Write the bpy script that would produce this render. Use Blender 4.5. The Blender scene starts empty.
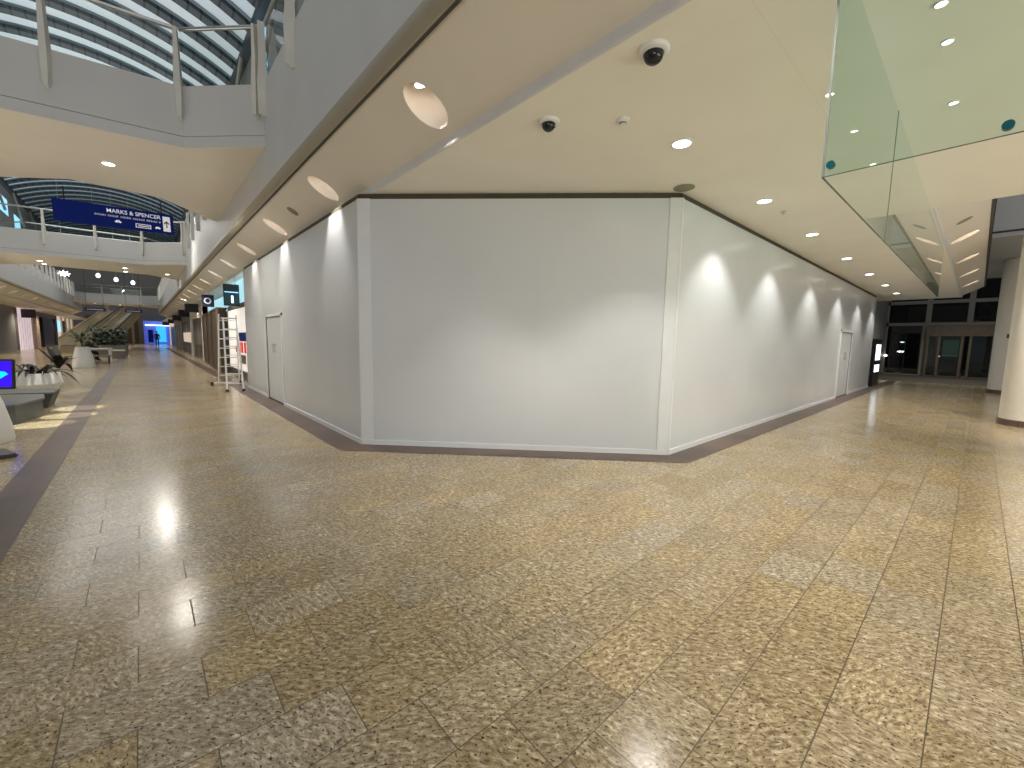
import bpy, bmesh, math, random
from mathutils import Vector, Matrix
random.seed(7)
SC = bpy.context.scene
COL = SC.collection
PI = math.pi
ZC = 3.43            # underside of the flat ceiling

# ------------------------------------------------------------------ materials
def new_mat(name):
    m = bpy.data.materials.new(name); m.use_nodes = True
    nt = m.node_tree
    return m, nt, nt.nodes['Principled BSDF']

def mat(name, col, rough=0.5, metal=0.0, emit=None, estr=0.0, var=0.06, scale=6.0, bump=0.0, spec=0.5):
    """procedural material: base colour gently varied by noise, optional bump"""
    m, nt, b = new_mat(name)
    b.inputs['Roughness'].default_value = rough
    b.inputs['Metallic'].default_value = metal
    b.inputs['Specular IOR Level'].default_value = spec
    tc = nt.nodes.new('ShaderNodeTexCoord')
    n = nt.nodes.new('ShaderNodeTexNoise'); n.inputs['Scale'].default_value = scale; n.inputs['Detail'].default_value = 3
    nt.links.new(tc.outputs['Object'], n.inputs['Vector'])
    r = nt.nodes.new('ShaderNodeValToRGB')
    r.color_ramp.elements[0].position = 0.3; r.color_ramp.elements[1].position = 0.7
    r.color_ramp.elements[0].color = tuple(max(0, c*(1-var)) for c in col) + (1,)
    r.color_ramp.elements[1].color = tuple(min(1, c*(1+var)) for c in col) + (1,)
    nt.links.new(n.outputs['Fac'], r.inputs['Fac'])
    nt.links.new(r.outputs['Color'], b.inputs['Base Color'])
    if bump:
        bp = nt.nodes.new('ShaderNodeBump'); bp.inputs['Strength'].default_value = bump
        nt.links.new(n.outputs['Fac'], bp.inputs['Height']); nt.links.new(bp.outputs['Normal'], b.inputs['Normal'])
    if emit:
        b.inputs['Emission Color'].default_value = tuple(emit) + (1,)
        b.inputs['Emission Strength'].default_value = estr
    return m

def glass_mat(name, tint, refl=1.0, ior=1.5, rough=0.02):
    m = bpy.data.materials.new(name); m.use_nodes = True
    nt = m.node_tree; nt.nodes.clear()
    out = nt.nodes.new('ShaderNodeOutputMaterial')
    mix = nt.nodes.new('ShaderNodeMixShader')
    tr = nt.nodes.new('ShaderNodeBsdfTransparent'); tr.inputs['Color'].default_value = tuple(tint) + (1,)
    gl = nt.nodes.new('ShaderNodeBsdfGlossy'); gl.inputs['Roughness'].default_value = rough
    gl.inputs['Color'].default_value = (refl, refl, refl, 1)
    fr = nt.nodes.new('ShaderNodeFresnel')
    ge = nt.nodes.new('ShaderNodeNewGeometry'); ma = nt.nodes.new('ShaderNodeMath'); ma.operation = 'MULTIPLY_ADD'
    nt.links.new(ge.outputs['Backfacing'], ma.inputs[0]); ma.inputs[1].default_value = 1/ior - ior; ma.inputs[2].default_value = ior
    nt.links.new(ma.outputs[0], fr.inputs['IOR'])
    nt.links.new(fr.outputs['Fac'], mix.inputs['Fac'])
    nt.links.new(tr.outputs['BSDF'], mix.inputs[1]); nt.links.new(gl.outputs['BSDF'], mix.inputs[2])
    nt.links.new(mix.outputs['Shader'], out.inputs['Surface'])
    return m

def math_node(nt, op, a, b=None, c=None):
    n = nt.nodes.new('ShaderNodeMath'); n.operation = op
    for i, v in enumerate((a, b, c)):
        if v is None: continue
        if isinstance(v, (int, float)): n.inputs[i].default_value = v
        else: nt.links.new(v, n.inputs[i])
    return n.outputs[0]

def granite_mat():
    m, nt, b = new_mat('granite_tiles')
    L = nt.links
    tc = nt.nodes.new('ShaderNodeTexCoord')
    sep = nt.nodes.new('ShaderNodeSeparateXYZ'); L.new(tc.outputs['Object'], sep.inputs[0])
    x, y = sep.outputs[0], sep.outputs[1]
    TW, TH = 0.44, 0.2855
    v = math_node(nt, 'DIVIDE', math_node(nt, 'SUBTRACT', y, 1.43 - TH*100), TH)
    row = math_node(nt, 'FLOOR', v)
    par = math_node(nt, 'MODULO', row, 2.0)
    u = math_node(nt, 'ADD', math_node(nt, 'DIVIDE', math_node(nt, 'SUBTRACT', x, 0.57 - TW*100), TW), math_node(nt, 'MULTIPLY', par, 0.5))
    cell = math_node(nt, 'FLOOR', u)
    fu = math_node(nt, 'SUBTRACT', u, cell); fv = math_node(nt, 'SUBTRACT', v, row)
    # distance to the nearest joint in metres
    du = math_node(nt, 'MULTIPLY', math_node(nt, 'MINIMUM', fu, math_node(nt, 'SUBTRACT', 1.0, fu)), TW)
    dv = math_node(nt, 'MULTIPLY', math_node(nt, 'MINIMUM', fv, math_node(nt, 'SUBTRACT', 1.0, fv)), TH)
    jd = math_node(nt, 'MINIMUM', du, dv)
    joint = nt.nodes.new('ShaderNodeMapRange'); joint.inputs['From Min'].default_value = 0.0012; joint.inputs['From Max'].default_value = 0.0034
    L.new(jd, joint.inputs['Value'])
    cid = nt.nodes.new('ShaderNodeCombineXYZ'); L.new(cell, cid.inputs[0]); L.new(row, cid.inputs[1])
    wn = nt.nodes.new('ShaderNodeTexWhiteNoise'); wn.noise_dimensions = '2D'; L.new(cid.outputs[0], wn.inputs['Vector'])
    wsep = nt.nodes.new('ShaderNodeSeparateColor'); L.new(wn.outputs['Color'], wsep.inputs[0])
    # fleck coordinates: each tile cut from the slab at its own angle
    ang = math_node(nt, 'MULTIPLY_ADD', wsep.outputs[0], 1.0, 0.35)
    rot = nt.nodes.new('ShaderNodeVectorRotate'); rot.rotation_type = 'Z_AXIS'
    off = nt.nodes.new('ShaderNodeVectorMath'); off.operation = 'MULTIPLY_ADD'
    L.new(wn.outputs['Color'], off.inputs[0]); off.inputs[1].default_value = (3, 3, 0); L.new(tc.outputs['Object'], off.inputs[2])
    L.new(off.outputs[0], rot.inputs['Vector']); L.new(ang, rot.inputs['Angle'])
    def noise(sx, sy, det, rg=0.6, dist=0.0):
        mp = nt.nodes.new('ShaderNodeVectorMath'); mp.operation = 'MULTIPLY'; mp.inputs[1].default_value = (sx, sy, 1)
        L.new(rot.outputs[0], mp.inputs[0])
        n = nt.nodes.new('ShaderNodeTexNoise'); n.inputs['Scale'].default_value = 1; n.inputs['Detail'].default_value = det
        n.inputs['Roughness'].default_value = rg; n.inputs['Distortion'].default_value = dist
        L.new(mp.outputs[0], n.inputs['Vector']); return n.outputs['Fac']
    n1 = noise(27, 58, 4, 0.66, 0.5)
    ramp = nt.nodes.new('ShaderNodeValToRGB'); L.new(n1, ramp.inputs['Fac'])
    e = ramp.color_ramp.elements
    e[0].position = 0.33; e[0].color = (0.185, 0.132, 0.072, 1)
    e[1].position = 0.68; e[1].color = (0.80, 0.70, 0.50, 1)
    for p, c in ((0.43, (0.335, 0.243, 0.125)), (0.50, (0.435, 0.33, 0.175)), (0.58, (0.55, 0.44, 0.255))):
        k = e.new(p); k.color = c + (1,)
    # black mica specks
    n2 = noise(62, 92, 2, 0.5, 0.3)
    sp = nt.nodes.new('ShaderNodeMapRange'); sp.inputs['From Min'].default_value = 0.35; sp.inputs['From Max'].default_value = 0.40
    L.new(n2, sp.inputs['Value'])
    mx = nt.nodes.new('ShaderNodeMix'); mx.data_type = 'RGBA'
    L.new(sp.outputs[0], mx.inputs['Factor']); mx.inputs['A'].default_value = (0.075, 0.055, 0.036, 1); L.new(ramp.outputs['Color'], mx.inputs['B'])
    # tile to tile tone, some greyer
    hsv = nt.nodes.new('ShaderNodeHueSaturation')
    L.new(mx.outputs['Result'], hsv.inputs['Color'])
    L.new(math_node(nt, 'MULTIPLY_ADD', wsep.outputs[1], 0.20, 0.98), hsv.inputs['Value'])
    L.new(math_node(nt, 'MULTIPLY_ADD', math_node(nt, 'POWER', wsep.outputs[2], 0.5), 0.34, 0.66), hsv.inputs['Saturation'])
    cl = nt.nodes.new('ShaderNodeTexNoise'); cl.inputs['Scale'].default_value = 7; cl.inputs['Detail'].default_value = 2
    L.new(off.outputs[0], cl.inputs['Vector'])
    cm = nt.nodes.new('ShaderNodeMix'); cm.data_type = 'RGBA'; cm.blend_type = 'MULTIPLY'; cm.inputs['Factor'].default_value = 1
    L.new(hsv.outputs['Color'], cm.inputs['A'])
    cr = nt.nodes.new('ShaderNodeMapRange'); cr.inputs['To Min'].default_value = 0.8; cr.inputs['To Max'].default_value = 1.15
    L.new(cl.outputs['Fac'], cr.inputs['Value'])
    L.new(cr.outputs[0], cm.inputs['B'])
    jm = nt.nodes.new('ShaderNodeMix'); jm.data_type = 'RGBA'
    L.new(joint.outputs[0], jm.inputs['Factor']); jm.inputs['A'].default_value = (0.11, 0.08, 0.04, 1); L.new(cm.outputs['Result'], jm.inputs['B'])
    L.new(jm.outputs['Result'], b.inputs['Base Color'])
    rr = nt.nodes.new('ShaderNodeMapRange'); rr.inputs['To Min'].default_value = 0.5; rr.inputs['To Max'].default_value = 0.19
    L.new(joint.outputs[0], rr.inputs['Value']); L.new(rr.outputs[0], b.inputs['Roughness'])
    b.inputs['Specular IOR Level'].default_value = 0.45
    bp = nt.nodes.new('ShaderNodeBump'); bp.inputs['Strength'].default_value = 0.12; bp.inputs['Distance'].default_value = 0.004
    L.new(joint.outputs[0], bp.inputs['Height']); L.new(bp.outputs['Normal'], b.inputs['Normal'])
    return m

def panel_mat(name, col, line, px, py, lw, rough, axis=(0, 1), ox=0.0, oy=0.0, mott=0.05, spec=0.5):
    """painted board with faint joints every px / py metres along two object axes"""
    m, nt, b = new_mat(name); L = nt.links
    tc = nt.nodes.new('ShaderNodeTexCoord'); sep = nt.nodes.new('ShaderNodeSeparateXYZ'); L.new(tc.outputs['Object'], sep.inputs[0])
    ds = []
    for ax, p, o in ((axis[0], px, ox), (axis[1], py, oy)):
        if p is None: continue
        f = math_node(nt, 'FRACT', math_node(nt, 'DIVIDE', math_node(nt, 'ADD', sep.outputs[ax], 100*p - o), p))
        ds.append(math_node(nt, 'MULTIPLY', math_node(nt, 'MINIMUM', f, math_node(nt, 'SUBTRACT', 1.0, f)), p))
    d = ds[0] if len(ds) == 1 else math_node(nt, 'MINIMUM', ds[0], ds[1])
    mr = nt.nodes.new('ShaderNodeMapRange'); mr.inputs['From Min'].default_value = lw*0.4; mr.inputs['From Max'].default_value = lw
    L.new(d, mr.inputs['Value'])
    n = nt.nodes.new('ShaderNodeTexNoise'); n.inputs['Scale'].default_value = 1.3; n.inputs['Detail'].default_value = 3
    L.new(tc.outputs['Object'], n.inputs['Vector'])
    r = nt.nodes.new('ShaderNodeValToRGB'); L.new(n.outputs['Fac'], r.inputs['Fac'])
    r.color_ramp.elements[0].position = .3; r.color_ramp.elements[1].position = .7
    r.color_ramp.elements[0].color = tuple(c*(1-mott) for c in col) + (1,)
    r.color_ramp.elements[1].color = tuple(min(1, c*(1+mott)) for c in col) + (1,)
    mx = nt.nodes.new('ShaderNodeMix'); mx.data_type = 'RGBA'
    L.new(mr.outputs[0], mx.inputs['Factor']); mx.inputs['A'].default_value = tuple(line) + (1,); L.new(r.outputs['Color'], mx.inputs['B'])
    L.new(mx.outputs['Result'], b.inputs['Base Color'])
    b.inputs['Roughness'].default_value = rough; b.inputs['Specular IOR Level'].default_value = spec
    return m

M = {}
M['granite'] = granite_mat()
M['brown_granite'] = panel_mat('brown_granite_border', (0.125, 0.082, 0.062), (0.06, 0.045, 0.04), 0.44, 0.44, 0.004, 0.32, mott=0.35, spec=0.35)
M['ceiling'] = panel_mat('ceiling_board', (0.90, 0.865, 0.77), (0.865, 0.83, 0.735), 2.4, 2.4, 0.005, 0.55, ox=0.35, oy=1.02, mott=0.025)
M['soffit'] = mat('soffit_paint', (0.82, 0.765, 0.67), 0.5, var=0.02, scale=1.5)
M['lip'] = mat('soffit_lip', (0.74, 0.74, 0.74), 0.5, var=0.02)
M['fascia'] = mat('fascia_paint', (0.56, 0.57, 0.57), 0.5, var=0.03, scale=1.2)
M['nosing'] = mat('nosing_bounce_tan', (0.36, 0.32, 0.24), 0.5, var=0.03)  # tan of light bounced off the floor, put into the colour
M['groove'] = mat('shadow_groove', (0.06, 0.055, 0.045), 0.7)  # near black carries the shadow inside the grooves
M['hoard'] = panel_mat('hoarding_panel', (0.645, 0.67, 0.69), (0.615, 0.64, 0.66), 1.22, None, 0.003, 0.24, mott=0.02)
M['hoard_y'] = panel_mat('hoarding_panel_side', (0.645, 0.67, 0.69), (0.615, 0.64, 0.66), 1.22, None, 0.003, 0.22, axis=(1, 0), mott=0.02)
M['hoard_trim'] = mat('hoarding_trim', (0.74, 0.76, 0.77), 0.35, var=0.02)
M['header'] = mat('dark_header', (0.07, 0.06, 0.04), 0.8)  # shade of the gap above the hoarding as colour; also on thresholds
M['white'] = mat('white_plastic', (0.80, 0.80, 0.78), 0.4, var=0.02)
M['whitepaint'] = mat('white_paint', (0.66, 0.65, 0.60), 0.45, var=0.03)
M['recess'] = mat('recess_white', (0.86, 0.78, 0.68), 0.5, var=0.02)
M['lamp'] = mat('lamp_face', (1, 1, 1), 0.3, emit=(1.0, 0.95, 0.86), estr=14)
M['washlamp'] = mat('wash_lamp_face', (1, 1, 1), 0.3, emit=(1.0, 0.95, 0.88), estr=5)
M['lampdim'] = mat('lamp_face_small', (1, 1, 1), 0.3, emit=(1.0, 0.97, 0.9), estr=6)
M['lampblue'] = mat('cool_lamp', (1, 1, 1), 0.3, emit=(0.62, 0.85, 1.0), estr=3.0)
M['lampwarm'] = mat('warm_globe', (1, 1, 1), 0.3, emit=(1.0, 0.74, 0.45), estr=4.0)
M['dome'] = mat('smoked_dome', (0.012, 0.014, 0.016), 0.12, var=0.0)
M['grille'] = mat('speaker_grille', (0.27, 0.26, 0.20), 0.7, var=0.2, scale=120)
M['glass'] = glass_mat('hanging_glass', (0.775, 0.915, 0.875), 1.0, 1.5)
M['glass_clear'] = glass_mat('balustrade_glass', (0.90, 0.95, 0.94), 0.9, 1.45)
M['glass_night'] = glass_mat('facade_glass', (0.5, 0.62, 0.60), 0.9, 1.5)
M['glass_edge'] = mat('glass_edge', (0.10, 0.13, 0.11), 0.2)
M['glass_upright'] = mat('glass_upright', (0.30, 0.33, 0.30), 0.2)
M['glass_joint'] = mat('glass_joint', (0.26, 0.28, 0.22), 0.3)
M['teal'] = mat('teal_bolt', (0.0, 0.10, 0.12), 0.3, emit=(0.0, 0.25, 0.30), estr=0.03)
M['steel'] = mat('brushed_steel', (0.55, 0.56, 0.56), 0.35, 0.9, var=0.05)
M['alu'] = mat('aluminium', (0.78, 0.78, 0.77), 0.35, 0.45, var=0.05)
M['frame'] = mat('facade_frame', (0.24, 0.225, 0.19), 0.45, var=0.05)
M['bronze'] = mat('bronze_panel', (0.125, 0.10, 0.072), 0.4, 0.2, var=0.15)
M['black'] = mat('black_plastic', (0.015, 0.015, 0.017), 0.35, var=0.0)
M['darkgrey'] = mat('bench_grey', (0.085, 0.092, 0.085), 0.5, var=0.1)
M['benchtop'] = mat('bench_top', (0.13, 0.138, 0.13), 0.4, var=0.08)
M['night'] = mat('night_outside', (0.012, 0.013, 0.014), 0.8)
M['ribdark'] = panel_mat('rib_dark', (0.045, 0.06, 0.068), (0.004, 0.006, 0.012), 0.34, None, 0.04, 0.6)
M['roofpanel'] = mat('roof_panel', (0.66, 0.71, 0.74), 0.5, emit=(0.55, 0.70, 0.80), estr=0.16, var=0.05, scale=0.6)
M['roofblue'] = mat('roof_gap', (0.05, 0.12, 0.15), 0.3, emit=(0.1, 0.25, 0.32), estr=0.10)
M['navy'] = mat('sign_navy', (0.001, 0.006, 0.06), 0.6, emit=(0.0, 0.012, 0.16), estr=0.3, var=0.1, spec=0.15)
M['signwhite'] = mat('sign_white', (0.7, 0.7, 0.72), 0.4, emit=(0.8, 0.82, 0.9), estr=0.35)
M['signgrey'] = mat('sign_small_letters', (0.4, 0.42, 0.5), 0.4, emit=(0.5, 0.55, 0.7), estr=0.15)
M['screenblue'] = mat('screen_blue', (0.02, 0.0, 0.5), 0.2, emit=(0.03, 0.0, 0.95), estr=1.0, var=0.0)
M['screencyan'] = mat('screen_cyan', (0.0, 0.5, 0.8), 0.2, emit=(0.0, 0.62, 1.0), estr=1.0, var=0.0)
M['screenwhite'] = mat('screen_white', (0.8, 0.9, 1), 0.2, emit=(0.75, 0.9, 1.0), estr=2.2, var=0.0)
M['bluewall'] = mat('blue_lit_wall', (0.1, 0.2, 0.6), 0.3, emit=(0.07, 0.10, 0.55), estr=0.7, var=0.5, scale=0.8)
M['cyanwall'] = mat('cyan_lit_wall', (0.1, 0.4, 0.7), 0.3, emit=(0.03, 0.42, 1.0), estr=1.3, var=0.2, scale=1)
M['blueglow'] = mat('blue_window', (0.3, 0.6, 0.8), 0.2, emit=(0.30, 0.68, 1.0), estr=1.2, var=0.1)
M['skyglow'] = mat('lit_clerestory', (0.5, 0.8, 0.9), 0.3, emit=(0.38, 0.72, 0.85), estr=0.9, var=0.15, scale=2)
M['pink'] = mat('pink_lit_panel', (0.7, 0.6, 0.62), 0.5, emit=(0.95, 0.78, 0.84), estr=0.55, var=0.06)
M['cream'] = mat('lit_cream', (0.75, 0.62, 0.48), 0.5, emit=(1.0, 0.80, 0.62), estr=0.45, var=0.08)
M['shopwhite'] = mat('lit_shop_white', (0.85, 0.8, 0.74), 0.5, emit=(1.0, 0.93, 0.84), estr=0.55, var=0.03)
M['red'] = mat('red_lettering', (0.6, 0.02, 0.02), 0.4, emit=(0.9, 0.03, 0.02), estr=0.4)
M['purple'] = mat('dark_purple_sign', (0.014, 0.006, 0.022), 0.5)
M['wood'] = mat('brown_timber', (0.105, 0.068, 0.036), 0.45, var=0.2, scale=3)
M['tan'] = mat('tan_stone', (0.40, 0.29, 0.19), 0.45, var=0.12)
M['greywall'] = mat('grey_render', (0.20, 0.195, 0.18), 0.5, var=0.06)
M['shopdark'] = mat('shop_dark', (0.022, 0.02, 0.022), 0.3, var=0.2)
M['shopmid'] = mat('shop_mid', (0.16, 0.14, 0.12), 0.4, var=0.2)
M['leaf'] = mat('dark_leaf', (0.018, 0.014, 0.010), 0.6, var=0.3, scale=9, spec=0.2)
M['palm'] = mat('palm_leaf', (0.055, 0.085, 0.022), 0.45, var=0.35, scale=9)
M['hedge'] = mat('hedge_leaf', (0.016, 0.036, 0.012), 0.5, var=0.5, scale=5)
M['soil'] = mat('soil', (0.03, 0.022, 0.015), 0.9)
M['escal'] = mat('escalator_side', (0.62, 0.53, 0.37), 0.45, var=0.05)
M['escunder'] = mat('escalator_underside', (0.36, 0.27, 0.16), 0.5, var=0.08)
M['cloth'] = mat('dark_clothing', (0.012, 0.011, 0.014), 0.85, var=0.2)
M['skin'] = mat('skin', (0.45, 0.27, 0.19), 0.5, var=0.05)
M['hair'] = mat('dark_hair', (0.02, 0.012, 0.008), 0.6)
M['tabletop'] = mat('pale_table_top', (0.42, 0.42, 0.34), 0.35)
M['mat'] = mat('entrance_matting', (0.06, 0.052, 0.042), 0.8, var=0.2)
M['column'] = mat('column_paint', (0.80, 0.76, 0.68), 0.45, var=0.02)
M['greensign'] = mat('green_panel', (0.02, 0.05, 0.032), 0.4, emit=(0.05, 0.13, 0.08), estr=0.15)

# ------------------------------------------------------------------ mesh helpers
class MB:
    def __init__(s): s.b = bmesh.new()
    def quad(s, *p):
        s.b.faces.new([s.b.verts.new(q) for q in p]); return s
    def box(s, a, b, bev=0.0):
        x0, x1 = sorted((a[0], b[0])); y0, y1 = sorted((a[1], b[1])); z0, z1 = sorted((a[2], b[2]))
        v = [s.b.verts.new(p) for p in ((x0,y0,z0),(x1,y0,z0),(x1,y1,z0),(x0,y1,z0),(x0,y0,z1),(x1,y0,z1),(x1,y1,z1),(x0,y1,z1))]
        f = [s.b.faces.new([v[i] for i in q]) for q in ((0,3,2,1),(4,5,6,7),(0,1,5,4),(1,2,6,5),(2,3,7,6),(3,0,4,7))]
        if bev:
            es = list({e for q in f for e in q.edges})
            bmesh.ops.bevel(s.b, geom=es, offset=bev, segments=2, affect='EDGES')
        return s
    def tube(s, p0, p1, r0, r1=None, n=12, cap=True):
        r1 = r0 if r1 is None else r1
        p0 = Vector(p0); p1 = Vector(p1); d = (p1-p0).normalized()
        a = Vector((0,0,1)) if abs(d.z) < .9 else Vector((1,0,0))
        u = d.cross(a).normalized(); w = d.cross(u)
        A = [s.b.verts.new(p0 + (u*math.cos(2*PI*i/n) + w*math.sin(2*PI*i/n))*r0) for i in range(n)]
        B = [s.b.verts.new(p1 + (u*math.cos(2*PI*i/n) + w*math.sin(2*PI*i/n))*r1) for i in range(n)]
        for i in range(n): s.b.faces.new((A[i], A[(i+1)%n], B[(i+1)%n], B[i]))
        if cap: s.b.faces.new(A[::-1]); s.b.faces.new(B)
        return s
    def lathe(s, prof, c=(0,0,0), n=32, cap=True):
        rings = []
        for r, z in prof:
            rings.append([s.b.verts.new((c[0]+r*math.cos(2*PI*i/n), c[1]+r*math.sin(2*PI*i/n), c[2]+z)) for i in range(n)])
        for A, B in zip(rings, rings[1:]):
            for i in range(n): s.b.faces.new((A[i], A[(i+1)%n], B[(i+1)%n], B[i]))
        if cap:
            s.b.faces.new(rings[0][::-1]); s.b.faces.new(rings[-1])
        return s
    def prism(s, poly, z0, z1):
        A = [s.b.verts.new((p[0], p[1], z0)) for p in poly]; B = [s.b.verts.new((p[0], p[1], z1)) for p in poly]
        n = len(poly)
        for i in range(n): s.b.faces.new((A[i], A[(i+1)%n], B[(i+1)%n], B[i]))
        s.b.faces.new(A[::-1]); s.b.faces.new(B); return s
    def extrude_profile(s, prof, a, b):
        """closed profile given as offsets (dx,dy,dz) swept from point a to b"""
        a = Vector(a); b = Vector(b); n = len(prof)
        A = [s.b.verts.new(a+Vector(p)) for p in prof]; B = [s.b.verts.new(b+Vector(p)) for p in prof]
        for i in range(n): s.b.faces.new((A[i], A[(i+1)%n], B[(i+1)%n], B[i]))
        s.b.faces.new(A[::-1]); s.b.faces.new(B); return s
    def build(s, name, m, parent=None, smooth=False, origin=None):
        bmesh.ops.recalc_face_normals(s.b, faces=s.b.faces)
        me = bpy.data.meshes.new(name)
        if origin is not None: bmesh.ops.translate(s.b, verts=s.b.verts, vec=-Vector(origin))
        s.b.to_mesh(me); s.b.free()
        if smooth:
            for p in me.polygons: p.use_smooth = True
            try: me.set_sharp_from_angle(angle=math.radians(35))
            except Exception: pass
        me.materials.append(m)
        o = bpy.data.objects.new(name, me); COL.objects.link(o)
        if origin is not None: o.location = origin
        if parent: o.parent = parent
        return o

def struct(o, label=None):
    o['kind'] = 'structure'
    if label: o['label'] = label
    return o
def tag(o, label, cat, group=None, kind=None):
    o['label'] = label; o['category'] = cat
    if group: o['group'] = group
    if kind: o['kind'] = kind
    return o
def thing(name, label, cat, loc=(0,0,0), rz=0.0, group=None):
    o = bpy.data.objects.new(name, None); COL.objects.link(o)
    o.location = loc; o.rotation_euler = (0, 0, rz); o.empty_display_size = 0.2
    return tag(o, label, cat, group)
def dup(root, loc=None, label=None, rz=None):
    r = root.copy(); COL.objects.link(r)
    if loc is not None: r.location = loc
    if rz is not None: r.rotation_euler = (0, 0, rz)
    if label: r['label'] = label
    for ch in list(root.children):
        c = ch.copy(); COL.objects.link(c); c.parent = r
        for g in list(ch.children):
            d = g.copy(); COL.objects.link(d); d.parent = c
    return r
ORD = ['first','second','third','fourth','fifth','sixth','seventh','eighth','ninth','tenth','eleventh','twelfth','thirteenth','fourteenth','fifteenth','sixteenth','seventeenth','eighteenth','nineteenth','twentieth']

def light(name, kind, loc, energy, col=(1, .93, .82), size=0.05, angle=None, blend=0.5, target=None, sx=None, sy=None, spread=None):
    d = bpy.data.lights.new(name, kind); d.energy = energy; d.color = col
    if kind in ('POINT', 'SPOT'): d.shadow_soft_size = size
    if kind == 'SPOT': d.spot_size = math.radians(angle); d.spot_blend = blend
    if kind == 'AREA':
        d.shape = 'RECTANGLE'; d.size = sx; d.size_y = sy
        if spread: d.spread = math.radians(spread)
    o = bpy.data.objects.new(name, d); COL.objects.link(o); o.location = loc
    if target is not None:
        o.rotation_euler = (Vector(target)-Vector(loc)).to_track_quat('-Z', 'Y').to_euler()
    return o

# ------------------------------------------------------------------ camera (from the two vanishing points)
F, CX, CY = 414.0, 512.0, 384.0
def camray(px, py): return Vector(((px-CX)/F, -(py-CY)/F, -1.0))
X = camray(978, 350).normalized()
Y = camray(140, 334); Y = (Y - X*Y.dot(X)).normalized()
Z = X.cross(Y)
cam = bpy.data.cameras.new('camera'); co = bpy.data.objects.new('camera', cam); COL.objects.link(co)
cam.sensor_fit = 'HORIZONTAL'; cam.sensor_width = 36.0; cam.lens = F*36.0/1024.0; cam.clip_start = 0.05; cam.clip_end = 400
mw = Matrix((X, Y, Z)).to_4x4(); mw.translation = Vector((0, 0, 1.5))
co.matrix_world = mw
SC.camera = co

# ------------------------------------------------------------------ floor
fl = MB().box((-16, -7, -0.12), (60, 100, 0)).build('floor', M['granite']); struct(fl, 'speckled golden granite tiled floor')
fb = MB().prism([(-1.06, -7), (-0.76, -7), (-0.76, 100), (-1.06, 100)], 0, 0.003).build('trim_1', M['brown_granite']); struct(fb, 'brown granite band running along the mall floor')
bord = MB()
A = (2.27, 5.715); B = (5.255, 2.68); wB = 0.36
n45 = Vector((A[1]-B[1], B[0]-A[0])).normalized()
pts_in = [(A[0], 14.1), A, B, (20.6, B[1])]
pts_out = [(A[0]-wB, 14.1), (A[0]-wB, A[1]-wB*0.42), (B[0]-wB*0.42, B[1]-wB), (20.6, B[1]-wB)]
for i in range(3):
    bord.quad(*[(p[0], p[1], 0.004) for p in (pts_in[i], pts_in[i+1], pts_out[i+1], pts_out[i])])
bo = bord.build('trim_2', M['brown_granite']); struct(bo, 'brown granite floor border around the foot of the hoarding')
for i, (x0, x1, y0, y1) in enumerate(((1.95, 2.27, 14.1, 60), (20.6, 26, 2.32, 2.68))):
    struct(MB().box((x0, y0, 0), (x1, y1, 0.004)).build('trim_%d' % (3+i), M['brown_granite']), 'brown granite floor border continuing past the hoarding')
struct(MB().box((26.2, -9, 0), (32.9, 3.9, 0.006)).build('trim_5', M['mat']), 'dark matting strip inside the glazed entrance')

# ------------------------------------------------------------------ ceiling, sloped soffits with holes
ce = MB()
ce.quad((2.415, -9, ZC), (8.25, -9, ZC), (8.25, 16, ZC), (2.415, 16, ZC))
ce.quad((8.25, 0.57, ZC), (22.8, 0.57, ZC), (22.8, 16, ZC), (8.25, 16, ZC))
ce.quad((22.8, 0.57, ZC), (22.8, 16, ZC), (22.8, 16, 4.6), (22.8, 0.57, 4.6))
o = ce.build('ceiling', M['ceiling']); struct(o, 'flat cream ceiling over the right corridor')
ce = MB(); ce.quad((2.415, 16, ZC), (9, 16, ZC), (9, 90, ZC), (2.43, 90, ZC)); struct(ce.build('ceiling.001', M['soffit']), 'flat ceiling in front of the right hand shops')
ce = MB(); ce.quad((-5.42, 5, ZC), (-9, 5, ZC), (-9, 90, ZC), (-5.42, 90, ZC)); struct(ce.build('ceiling.002', M['soffit']), 'flat ceiling in front of the left hand shops')

TAN = math.tan(math.radians(29))
HR = 0.205
HRE = 0.18
def strip_mesh(x0, x1, zf, spans, holes, n=28, HR=HR):
    """sheet x0..x1 by y, with circular (in plan) holes at (hx, y); zf(x) gives height"""
    mb = MB(); b = mb.b
    for (ya, yb) in spans:
        h = [c for c in holes if ya < c[1] < yb]
        if not h:
            mb.quad((x0, ya, zf(x0)), (x1, ya, zf(x1)), (x1, yb, zf(x1)), (x0, yb, zf(x0))); continue
        hx, hy = h[0]
        ang = sorted([2*PI*i/n for i in range(n)] + [math.atan2(c[1]-hy, c[0]-hx) % (2*PI) for c in ((x0,ya),(x1,ya),(x1,yb),(x0,yb))])
        inner, outer = [], []
        for a in ang:
            dx, dy = math.cos(a), math.sin(a)
            t = min((((x1 if dx > 0 else x0)-hx)/dx) if abs(dx) > 1e-9 else 1e9, (((yb if dy > 0 else ya)-hy)/dy) if abs(dy) > 1e-9 else 1e9)
            ix = hx+HR*dx; ox = hx+t*dx
            inner.append(b.verts.new((ix, hy+HR*dy, zf(ix)))); outer.append(b.verts.new((ox, hy+t*dy, zf(ox))))
        k = len(ang)
        for i in range(k):
            b.faces.new((inner[i], inner[(i+1)%k], outer[(i+1)%k], outer[i]))
    return mb

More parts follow.
